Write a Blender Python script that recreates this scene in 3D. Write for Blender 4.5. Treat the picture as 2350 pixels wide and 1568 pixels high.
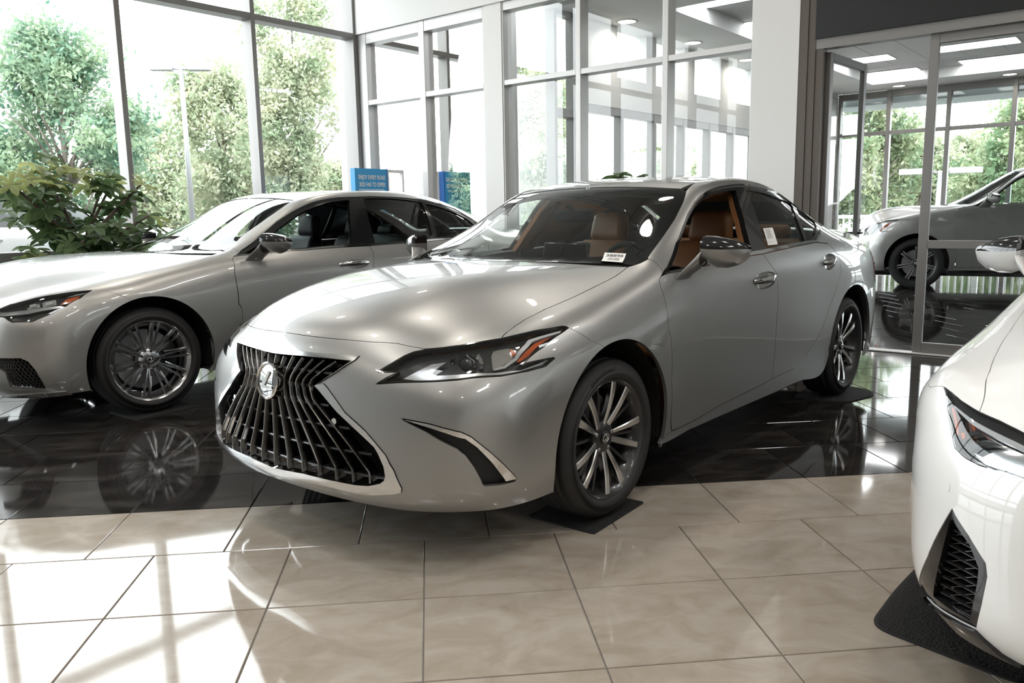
import bpy, math, random
import numpy as np
from mathutils import Vector, Matrix
from mathutils.geometry import delaunay_2d_cdt

for _o in list(bpy.data.objects):
    bpy.data.objects.remove(_o, do_unlink=True)
SC = bpy.context.scene
COL = SC.collection
random.seed(7)

# ---------------------------------------------------------------- camera
FPX, IW, IH = 1863.21, 2350.0, 1568.0
YAW, PITCH, ROLL, CAMH = 0.686400, 0.156575, -0.0183555, 1.277914
_cy, _sy, _cp, _sp = math.cos(YAW), math.sin(YAW), math.cos(PITCH), math.sin(PITCH)
CF = np.array([_cy * _cp, _sy * _cp, -_sp])
_r = np.array([_sy, -_cy, 0.0])
_u = np.cross(_r, CF)
CR = math.cos(ROLL) * _r + math.sin(ROLL) * _u
CU = -math.sin(ROLL) * _r + math.cos(ROLL) * _u
CAMP = np.array([0.0, 0.0, CAMH])
cam_data = bpy.data.cameras.new('camera')
cam_data.sensor_width = 36.0
cam_data.sensor_fit = 'HORIZONTAL'
cam_data.lens = FPX / IW * 36.0
cam_data.clip_start, cam_data.clip_end = 0.05, 600.0
cam = bpy.data.objects.new('camera', cam_data)
cam.matrix_world = Matrix(((CR[0], CU[0], -CF[0], 0.0), (CR[1], CU[1], -CF[1], 0.0),
                           (CR[2], CU[2], -CF[2], CAMH), (0, 0, 0, 1)))
COL.objects.link(cam)
SC.camera = cam

# ---------------------------------------------------------------- view, world, sun
SC.view_settings.view_transform = 'Standard'
SC.view_settings.look = 'None'
SC.view_settings.gamma = 1.0
SC.view_settings.use_curve_mapping = False
SC.view_settings.exposure = EXPOSURE = 0.25
SC.cycles.use_denoising = True
SC.cycles.max_bounces = 10
SC.cycles.diffuse_bounces = 4
SC.cycles.glossy_bounces = 5
SC.cycles.transparent_max_bounces = 24
SC.cycles.sample_clamp_indirect = 6.0
SC.cycles.caustics_reflective = False
SC.cycles.caustics_refractive = False
world = bpy.data.worlds.new('overcast_sky')
SC.world = world
world.use_nodes = True
_wb = world.node_tree.nodes['Background']
_wb.inputs[0].default_value = (0.93, 0.97, 1.0, 1)
_wb.inputs[1].default_value = SKY = 6.5


def pix(P):
    d = np.asarray(P, float) - CAMP
    z = d @ CF
    return np.stack([IW / 2 + FPX * (d @ CR) / z, IH / 2 - FPX * (d @ CU) / z], -1)


def pray(px):
    return CF + CR * ((px[0] - IW / 2) / FPX) - CU * ((px[1] - IH / 2) / FPX)


def onplane(px, axis, val):
    d = pray(px)
    return CAMP + d * ((val - CAMP[axis]) / d[axis])

# ---------------------------------------------------------------- object helpers
def tag(o, label=None, cat=None, group=None, kind=None):
    if label: o['label'] = label
    if cat: o['category'] = cat
    if group: o['group'] = group
    if kind: o['kind'] = kind
    return o


def empty(name, loc=(0, 0, 0), rz=0.0):
    o = bpy.data.objects.new(name, None)
    o.empty_display_size = 0.1
    o.location = loc
    o.rotation_euler = (0, 0, rz)
    COL.objects.link(o)
    return o


def link(name, me, mat=None, parent=None):
    o = bpy.data.objects.new(name, me)
    if mat is not None and not len(me.materials):
        me.materials.append(mat)
    if parent is not None:
        o.parent = parent
    COL.objects.link(o)
    return o


def newmesh(name, V, F, smooth=False, normals=None):
    me = bpy.data.meshes.new(name)
    me.from_pydata([tuple(map(float, v)) for v in V], [], [tuple(map(int, f)) for f in F])
    if smooth:
        me.polygons.foreach_set('use_smooth', [True] * len(me.polygons))
    me.update()
    if normals is not None:
        me.normals_split_custom_set_from_vertices([tuple(map(float, n)) for n in normals])
    return me


class MB:
    """collects simple solids and makes one mesh of them"""
    def __init__(s):
        s.V, s.F, s.S = [], [], []

    def add(s, V, F, smooth=False):
        b = len(s.V)
        s.V += [tuple(map(float, v)) for v in V]
        s.F += [tuple(int(i) + b for i in f) for f in F]
        s.S += [smooth] * len(F)
        return s

    def box(s, lo, hi, bev=0.0):
        x0, y0, z0 = lo
        x1, y1, z1 = hi
        if bev <= 0:
            V = [(x0, y0, z0), (x1, y0, z0), (x1, y1, z0), (x0, y1, z0), (x0, y0, z1), (x1, y0, z1), (x1, y1, z1), (x0, y1, z1)]
            F = [(0, 3, 2, 1), (4, 5, 6, 7), (0, 1, 5, 4), (1, 2, 6, 5), (2, 3, 7, 6), (3, 0, 4, 7)]
            return s.add(V, F)
        b = min(bev, (x1 - x0) / 2.01, (y1 - y0) / 2.01, (z1 - z0) / 2.01)
        V, F = [], []
        for z, i in ((z0, b), (z0 + b, 0), (z1 - b, 0), (z1, b)):
            for (x, y) in ((x0 + b, y0 + i), (x1 - b, y0 + i), (x1 - i, y0 + b), (x1 - i, y1 - b), (x1 - b, y1 - i), (x0 + b, y1 - i), (x0 + i, y1 - b), (x0 + i, y0 + b)):
                V.append((x, y, z))
        for k in range(3):
            for j in range(8):
                a, c = k * 8 + j, k * 8 + (j + 1) % 8
                F.append((a, c, c + 8, a + 8))
        F.append(tuple(range(7, -1, -1)))
        F.append(tuple(range(24, 32)))
        return s.add(V, F)

    def prism(s, poly, z0, z1, M=None):
        """polygon in the xy plane pushed from z0 to z1, then moved by M"""
        n = len(poly)
        V = [(p[0], p[1], z0) for p in poly] + [(p[0], p[1], z1) for p in poly]
        if M is not None:
            V = [tuple(M @ Vector(v)) for v in V]
        F = [tuple(range(n - 1, -1, -1)), tuple(range(n, 2 * n))]
        F += [(i, (i + 1) % n, (i + 1) % n + n, i + n) for i in range(n)]
        return s.add(V, F)

    def tube(s, pts, rad, n=8, smooth=True, caps=True):
        pts = [Vector(p) for p in pts]
        rads = rad if isinstance(rad, (list, tuple)) else [rad] * len(pts)
        V, F = [], []
        up = None
        for i, p in enumerate(pts):
            d = (pts[min(i + 1, len(pts) - 1)] - pts[max(i - 1, 0)]).normalized()
            if up is None:
                a = Vector((0, 0, 1)) if abs(d.z) < .9 else Vector((1, 0, 0))
                up = d.cross(a).normalized()
            up = (up - d * up.dot(d)).normalized()
            w = d.cross(up)
            for k in range(n):
                t = 2 * math.pi * k / n
                V.append(tuple(p + (up * math.cos(t) + w * math.sin(t)) * rads[i]))
        for i in range(len(pts) - 1):
            for k in range(n):
                a, b = i * n + k, i * n + (k + 1) % n
                F.append((a, b, b + n, a + n))
        if caps:
            F.append(tuple(range(n - 1, -1, -1)))
            F.append(tuple(range((len(pts) - 1) * n, len(pts) * n)))
        return s.add(V, F, smooth)

    def lathe(s, prof, n=32, M=None, a0=0.0, a1=2 * math.pi, smooth=True):
        """profile of (radius, z) turned about z"""
        full = abs(a1 - a0) > 6.28
        m = n if full else n + 1
        V, F = [], []
        for i in range(m):
            t = a0 + (a1 - a0) * i / n
            for r, z in prof:
                V.append((r * math.cos(t), r * math.sin(t), z))
        k = len(prof)
        for i in range(n):
            j = (i + 1) % m
            for q in range(k - 1):
                F.append((i * k + q, j * k + q, j * k + q + 1, i * k + q + 1))
        if M is not None:
            V = [tuple(M @ Vector(v)) for v in V]
        return s.add(V, F, smooth)

    def grid(s, P, smooth=True, close=False):
        """P[i][j] points"""
        a, b = len(P), len(P[0])
        V = [p for r in P for p in r]
        F = []
        for i in range(a - 1 + (1 if close else 0)):
            for j in range(b - 1):
                i2 = (i + 1) % a
                F.append((i * b + j, i2 * b + j, i2 * b + j + 1, i * b + j + 1))
        return s.add(V, F, smooth)

    def mesh(s, name):
        me = bpy.data.meshes.new(name)
        me.from_pydata(s.V, [], s.F)
        me.polygons.foreach_set('use_smooth', s.S)
        me.update()
        return me

    def build(s, name, mat=None, parent=None, auto=None):
        me = s.mesh(name)
        if auto:
            me.polygons.foreach_set('use_smooth', [True] * len(me.polygons))
            me.set_sharp_from_angle(angle=math.radians(auto))
        return link(name, me, mat, parent)


# ---------------------------------------------------------------- materials
MATS = {}


def mat(name, col=(.8, .8, .8), rough=.5, metal=0.0, coat=0.0, coatr=.03, spec=.5, emit=None, es=1.0, trans=0.0, ior=1.45, alpha=1.0):
    m = bpy.data.materials.new(name)
    m.use_nodes = True
    b = m.node_tree.nodes['Principled BSDF']
    b.inputs['Base Color'].default_value = (*col, 1)
    b.inputs['Roughness'].default_value = rough
    b.inputs['Metallic'].default_value = metal
    b.inputs['Coat Weight'].default_value = coat
    b.inputs['Coat Roughness'].default_value = coatr
    b.inputs['Specular IOR Level'].default_value = spec
    b.inputs['Transmission Weight'].default_value = trans
    b.inputs['IOR'].default_value = ior
    if emit:
        b.inputs['Emission Color'].default_value = (*emit, 1)
        b.inputs['Emission Strength'].default_value = es
    MATS[name] = m
    return m


def nn(m, t, **kw):
    n = m.node_tree.nodes.new(t)
    for k, v in kw.items():
        setattr(n, k, v)
    return n


def bsdf(m):
    return m.node_tree.nodes['Principled BSDF']


def noise_col(m, c0, c1, scale=8.0, detail=6.0, lo=.35, hi=.65, coord='Object', stretch=None, rough=None, bump=0.0, bscale=None):
    """procedural two-colour mottling (and optional roughness/bump)"""
    L = m.node_tree.links.new
    tc = nn(m, 'ShaderNodeTexCoord')
    mp = nn(m, 'ShaderNodeMapping')
    if stretch: mp.inputs['Scale'].default_value = stretch
    L(tc.outputs[coord], mp.inputs[0])
    nz = nn(m, 'ShaderNodeTexNoise')
    nz.inputs['Scale'].default_value = scale
    nz.inputs['Detail'].default_value = detail
    L(mp.outputs[0], nz.inputs['Vector'])
    cr = nn(m, 'ShaderNodeValToRGB')
    cr.color_ramp.elements[0].position, cr.color_ramp.elements[1].position = lo, hi
    cr.color_ramp.elements[0].color, cr.color_ramp.elements[1].color = (*c0, 1), (*c1, 1)
    L(nz.outputs['Fac'], cr.inputs[0])
    L(cr.outputs[0], bsdf(m).inputs['Base Color'])
    if bump:
        bp = nn(m, 'ShaderNodeBump')
        bp.inputs['Strength'].default_value = bump
        n2 = nn(m, 'ShaderNodeTexNoise')
        n2.inputs['Scale'].default_value = bscale or scale * 4
        L(mp.outputs[0], n2.inputs['Vector'])
        L(n2.outputs['Fac'], bp.inputs['Height'])
        L(bp.outputs[0], bsdf(m).inputs['Normal'])
    return cr


def glass(name, tint=(.93, .97, .95), refl=1.0, rough=0.0, ior=1.5):
    """thin pane: clear straight through, mirror by Fresnel"""
    m = bpy.data.materials.new(name)
    m.use_nodes = True
    nt = m.node_tree
    for n in list(nt.nodes):
        nt.nodes.remove(n)
    out = nn(m, 'ShaderNodeOutputMaterial')
    tr = nn(m, 'ShaderNodeBsdfTransparent')
    tr.inputs[0].default_value = (*tint, 1)
    gl = nn(m, 'ShaderNodeBsdfGlossy')
    gl.inputs['Color'].default_value = (refl, refl, refl, 1)
    gl.inputs['Roughness'].default_value = rough
    fr = nn(m, 'ShaderNodeFresnel')
    fr.inputs[0].default_value = ior
    mx = nn(m, 'ShaderNodeMixShader')
    L = nt.links.new
    L(fr.outputs[0], mx.inputs[0])
    L(tr.outputs[0], mx.inputs[1])
    L(gl.outputs[0], mx.inputs[2])
    L(mx.outputs[0], out.inputs[0])
    MATS[name] = m
    return m

# ---------------------------------------------------------------- car body surfaces
def bweights(t):
    return np.stack([(1 - t) ** 3, 3 * t ** 3 - 6 * t ** 2 + 4, -3 * t ** 3 + 3 * t ** 2 + 3 * t + 1, t ** 3], -1) / 6.0


class Net:
    """half-body spline surface: columns run from nose to tail, rows from the centre line to the sill"""
    def __init__(s, cols, alpha=.6, iters=2):
        P = np.array(cols, float)
        s.C, s.R = P.shape[:2]
        Q = P.copy()
        for _ in range(iters):
            s.pad(Q)
            uu, vv = np.meshgrid(np.arange(s.C), np.arange(s.R), indexing='ij')
            B = s.raw(uu.ravel().astype(float), vv.ravel().astype(float)).reshape(P.shape)
            Q = Q + alpha * (P - B)
            Q[:, 0, 1] = 0
        s.pad(Q)
        du = np.linalg.norm(np.diff(P, axis=0), axis=2).mean(1)
        dv = np.linalg.norm(np.diff(P, axis=1), axis=2).mean(0)
        s.U = np.concatenate([[0], np.cumsum(du)])
        s.V = np.concatenate([[0], np.cumsum(dv)])
        s.table = None

    def pad(s, Q):
        E = np.zeros((Q.shape[0] + 2, Q.shape[1] + 2, 3))
        E[1:-1, 1:-1] = Q
        E[1:-1, 0] = Q[:, 1] * [1, -1, 1]
        E[1:-1, -1] = 2 * Q[:, -1] - Q[:, -2]
        E[0] = 2 * E[1] - E[2]
        E[-1] = 2 * E[-2] - E[-3]
        s.E = E

    def raw(s, u, v):
        u = np.clip(u, 0, s.C - 1 - 1e-9)
        v = np.clip(v, 0, s.R - 1 - 1e-9)
        i, j = np.floor(u).astype(int), np.floor(v).astype(int)
        wu, wv = bweights(u - i), bweights(v - j)
        out = np.zeros(u.shape + (3,))
        for a in range(4):
            for b in range(4):
                out += (wu[..., a] * wv[..., b])[..., None] * s.E[np.minimum(i + a, s.C + 1), np.minimum(j + b, s.R + 1)]
        return out

    def ev(s, q):
        """points for metric-domain coordinates q (N,2)"""
        q = np.asarray(q, float)
        return s.raw(np.interp(q[:, 0], s.U, np.arange(s.C)), np.interp(q[:, 1], s.V, np.arange(s.R)))

    def nrm(s, q, h=2e-3):
        q = np.asarray(q, float)
        a = s.ev(q + [h, 0]) - s.ev(q - [h, 0])
        b = s.ev(q + [0, h]) - s.ev(q - [0, h])
        n = np.cross(a, b)
        n = n / np.maximum(np.linalg.norm(n, axis=1, keepdims=True), 1e-12)
        return n * s.sign

    sign = 1.0

    def at(s, c, r):
        return (float(np.interp(c, np.arange(s.C), s.U)), float(np.interp(r, np.arange(s.R), s.V)))

    def place(s, x, y, th, mirror=False):
        s.pose = (x, y, th)
        s.mir = mirror
        gu = np.linspace(0, s.U[-1], 240)
        gv = np.linspace(0, s.V[-1], 90)
        g = np.stack(np.meshgrid(gu, gv, indexing='ij'), -1).reshape(-1, 2)
        P = s.ev(g)
        N = s.nrm(g)
        W = s.world(P)
        Nw = s.world(P + N * .01) - W
        front = ((CAMP - W) * Nw).sum(1) > 0
        inv = ((W - CAMP) @ CF) > .1
        s.table = (g, pix(W), front & inv)

    def world(s, P):
        P = np.array(P, float)
        if s.mir:
            P = P * [1, -1, 1]
        c, si = math.cos(s.pose[2]), math.sin(s.pose[2])
        return np.stack([s.pose[0] + c * P[..., 0] - si * P[..., 1], s.pose[1] + si * P[..., 0] + c * P[..., 1], P[..., 2]], -1)

    def inv(s, pts, ur=None, vr=None):
        """metric-domain coordinates of photo pixels on this surface"""
        g, px, ok = s.table
        m = ok.copy()
        if ur: m &= (g[:, 0] >= s.U[0] + 0) & (g[:, 0] >= np.interp(ur[0], range(s.C), s.U)) & (g[:, 0] <= np.interp(ur[1], range(s.C), s.U))
        if vr: m &= (g[:, 1] >= np.interp(vr[0], range(s.R), s.V)) & (g[:, 1] <= np.interp(vr[1], range(s.R), s.V))
        G, X = g[m], px[m]
        out = []
        for p in pts:
            p = np.array(p, float)
            q = G[((X - p) ** 2).sum(1).argmin()].copy()
            for _ in range(12):
                h = 1e-3
                f = pix(s.world(s.ev(np.array([q, q + [h, 0], q + [0, h]]))))
                J = np.stack([(f[1] - f[0]) / h, (f[2] - f[0]) / h], 1)
                try:
                    d = np.linalg.solve(J.T @ J + 1e2 * np.eye(2), J.T @ (p - f[0]))
                except np.linalg.LinAlgError:
                    break
                l = np.linalg.norm(d)
                if l > .08: d *= .08 / l
                q = q + d
                q[0] = min(max(q[0], 0), s.U[-1])
                q[1] = min(max(q[1], 0), s.V[-1])
            out.append(q)
        return [tuple(q) for q in out]


def inv_xz(net, pts, r0=4.5):
    """metric-domain coordinates of side-view points (x, z)"""
    gu = np.linspace(0, net.U[-1], 260)
    gv = np.linspace(np.interp(r0, range(net.R), net.V), net.V[-1], 60)
    g = np.stack(np.meshgrid(gu, gv, indexing='ij'), -1).reshape(-1, 2)
    X = net.ev(g)[:, [0, 2]]
    out = []
    for p in pts:
        p = np.array(p, float)
        q = g[((X - p) ** 2).sum(1).argmin()].copy()
        for _ in range(8):
            h = 1e-3
            f = net.ev(np.array([q, q + [h, 0], q + [0, h]]))[:, [0, 2]]
            J = np.stack([(f[1] - f[0]) / h, (f[2] - f[0]) / h], 1)
            d = np.linalg.solve(J.T @ J + 1e-3 * np.eye(2), J.T @ (p - f[0]))
            l = np.linalg.norm(d)
            if l > .05: d *= .05 / l
            q = q + d
            q = np.array([min(max(q[0], 0), net.U[-1]), min(max(q[1], 0), net.V[-1])])
        out.append(tuple(q))
    return out


def arc_xz(net, cx, cz, r, a0, a1, n=24):
    """arc in side view, degrees measured from straight ahead, upward"""
    return inv_xz(net, [(cx + r * math.cos(math.radians(a0 + (a1 - a0) * i / n)), cz + r * math.sin(math.radians(a0 + (a1 - a0) * i / n))) for i in range(n + 1)], r0=5.2)


def centre_u(net, py, c0, c1):
    """place on the centre line, between columns c0 and c1, seen at pixel row py"""
    u = np.linspace(np.interp(c0, range(net.C), net.U), np.interp(c1, range(net.C), net.U), 200)
    y = pix(net.world(net.ev(np.stack([u, 0 * u], 1))))[:, 1]
    return (float(u[np.abs(y - py).argmin()]), 0.0)


def poly_area(p):
    p = np.asarray(p)
    return .5 * float(np.sum(p[:, 0] * np.roll(p[:, 1], -1) - np.roll(p[:, 0], -1) * p[:, 1]))


def resample(p, step):
    out = []
    n = len(p)
    for i in range(n):
        a, b = np.array(p[i], float), np.array(p[(i + 1) % n], float)
        k = max(1, int(math.ceil(np.linalg.norm(b - a) / step)))
        for j in range(k):
            out.append(a + (b - a) * j / k)
    return np.array(out)


def offset_poly(p, d):
    """move the outline inward by d (outward when negative)"""
    p = np.asarray(p, float)
    if poly_area(p) < 0: p = p[::-1]
    e1 = p - np.roll(p, 1, 0)
    e2 = np.roll(p, -1, 0) - p
    def nr(e):
        l = np.maximum(np.linalg.norm(e, axis=1, keepdims=True), 1e-9)
        return np.stack([-e[:, 1], e[:, 0]], 1) / l
    n = nr(e1) + nr(e2)
    l = np.linalg.norm(n, axis=1, keepdims=True)
    n = n / np.maximum(l, .5) * np.minimum(2 / np.maximum(l, .8), 1.5)
    return p + n * d


def inside(pts, poly):
    x, y = pts[:, 0], pts[:, 1]
    r = np.zeros(len(pts), bool)
    p = np.asarray(poly)
    q = np.roll(p, 1, 0)
    for (x0, y0), (x1, y1) in zip(p, q):
        c = ((y0 > y) != (y1 > y))
        if abs(y1 - y0) < 1e-12: continue
        r ^= c & (x < (x1 - x0) * (y - y0) / (y1 - y0) + x0)
    return r


def dist_poly(pts, poly):
    p = np.asarray(poly, float)
    q = np.roll(p, -1, 0)
    best = np.full(len(pts), 1e9)
    for a, b in zip(p, q):
        d = b - a
        l2 = max(float(d @ d), 1e-12)
        t = np.clip(((pts - a) @ d) / l2, 0, 1)
        best = np.minimum(best, np.linalg.norm(pts - (a + t[:, None] * d), axis=1))
    return best


def smooth_open(p, it=1):
    """Chaikin corner cutting that keeps the end points"""
    p = [np.array(q, float) for q in p]
    for _ in range(it):
        o = [p[0]]
        for a, b in zip(p[:-1], p[1:]):
            o += [a * .75 + b * .25, a * .25 + b * .75]
        p = o + [p[-1]]
    return [tuple(q) for q in p]


def patch(net, outline, holes=(), step=.03, gap=.0015, thick=.016, lift=0.0, ysign=1, dome=0.0):
    """mesh of one body panel cut out of the surface; edges turned inward"""
    o0 = resample(outline, step * .6)
    if poly_area(o0) < 0: o0 = o0[::-1]
    out = offset_poly(o0, gap)
    out[o0[:, 1] < 1e-5, 1] = 0.0
    hs = []
    for h in holes:
        r = resample(h, step * .5)
        if poly_area(r) < 0: r = r[::-1]
        hs.append(offset_poly(r, -gap))
    lo, hi = out.min(0), out.max(0)
    gx = np.arange(lo[0], hi[0], step)
    gy = np.arange(lo[1], hi[1], step)
    g = np.stack(np.meshgrid(gx, gy, indexing='ij'), -1).reshape(-1, 2)
    g = g + np.where((np.round((g[:, 1] - lo[1]) / step).astype(int) % 2)[:, None] == 1, [[step / 2, 0]], [[0, 0]])
    if len(g):
        k = inside(g, out)
        for h in hs: k &= ~inside(g, h)
        g = g[k]
    if len(g):
        d = dist_poly(g, out)
        for h in hs: d = np.minimum(d, dist_poly(g, h))
        g = g[d > step * .45]
    loops = [out] + hs
    pts, edges = [], []
    for l in loops:
        b = len(pts)
        pts += [tuple(q) for q in l]
        edges += [(b + i, b + (i + 1) % len(l)) for i in range(len(l))]
    nb = len(pts)
    pts += [tuple(q) for q in g]
    face = [list(range(len(out)))]
    r = delaunay_2d_cdt([Vector(q) for q in pts], edges, face, 0, 1e-7)
    v2 = np.array([tuple(v) for v in r[0]])
    tris = [t for t in r[2] if len(t) == 3]
    cen = np.array([v2[list(t)].mean(0) for t in tris])
    k = inside(cen, out)
    for h in hs: k &= ~inside(cen, h)
    tris = [t for t, q in zip(tris, k) if q]
    P = net.ev(v2)
    N = net.nrm(v2)
    if dome:
        d = dist_poly(v2, out)
        P = P + N * (dome * np.minimum(1, (d / .05)) ** .5)[:, None]
    if lift: P = P + N * lift
    # outward facing test
    a, b, c = (np.array([P[t[i]] for t in tris]) for i in range(3))
    fn = np.cross(b - a, c - a)
    mn = np.array([N[t[0]] for t in tris])
    F = [tuple(t) if d > 0 else (t[0], t[2], t[1]) for t, d in zip(tris, (fn * mn).sum(1))]
    nv = len(P)
    VV, NN, FF = [P], [N], list(F)
    if thick:
        from collections import Counter
        cnt = Counter()
        for f in F:
            for i in range(3): cnt[(min(f[i], f[(i + 1) % 3]), max(f[i], f[(i + 1) % 3]))] += 1
        base = nv
        top, bot, fn2 = [], [], []
        for f in F:
            for i in range(3):
                e = (f[i], f[(i + 1) % 3])
                if cnt[(min(e), max(e))] == 1 and not (v2[e[0]][1] < 1e-6 and v2[e[1]][1] < 1e-6):
                    A, B = P[e[0]], P[e[1]]
                    n = N[e[0]]
                    s_ = np.cross(B - A, n)
                    s_ = s_ / max(np.linalg.norm(s_), 1e-9)
                    k0 = base + len(top)
                    top += [A, B, B - N[e[1]] * thick, A - N[e[0]] * thick]
                    fn2 += [s_] * 4
                    FF.append((k0 + 1, k0, k0 + 3, k0 + 2))
        if top:
            VV.append(np.array(top))
            NN.append(np.array(fn2))
    V, N = np.concatenate(VV), np.concatenate(NN)
    if ysign < 0:
        V = V * [1, -1, 1]
        N = N * [1, -1, 1]
        FF = [tuple(reversed(f)) for f in FF]
    return V, FF, N


def panel(net, name, outline, m, parent, holes=(), both=False, join=False, **kw):
    """a body panel on the left (or on the left and the right) side, or one panel across the centre"""
    objs = []
    V, F, N = patch(net, outline, holes, **kw)
    if join:
        kw2 = dict(kw, ysign=-1)
        V2, F2, N2 = patch(net, outline, holes, **kw2)
        F = F + [tuple(i + len(V) for i in f) for f in F2]
        V = np.concatenate([V, V2])
        N = np.concatenate([N, N2])
        # weld the centre line
        key, remap = {}, list(range(len(V)))
        for i, v in enumerate(V):
            if abs(v[1]) < 2e-4:
                k = (round(v[0], 4), round(v[2], 4), abs(N[i][1]) > .5)
                if k in key: remap[i] = key[k]
                else: key[k] = i
        F = [tuple(remap[i] for i in f) for f in F]
        F = [f for f in F if len(set(f)) == len(f)]
    sides = [(V, F, N)]
    if both:
        sides.append((V * [1, -1, 1], [tuple(reversed(f)) for f in F], N * [1, -1, 1]))
    for V, F, N in sides:
        me = newmesh(name, V, F, True, N)
        objs.append(link(name, me, m, parent))
    return objs[0] if len(objs) == 1 else objs

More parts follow.
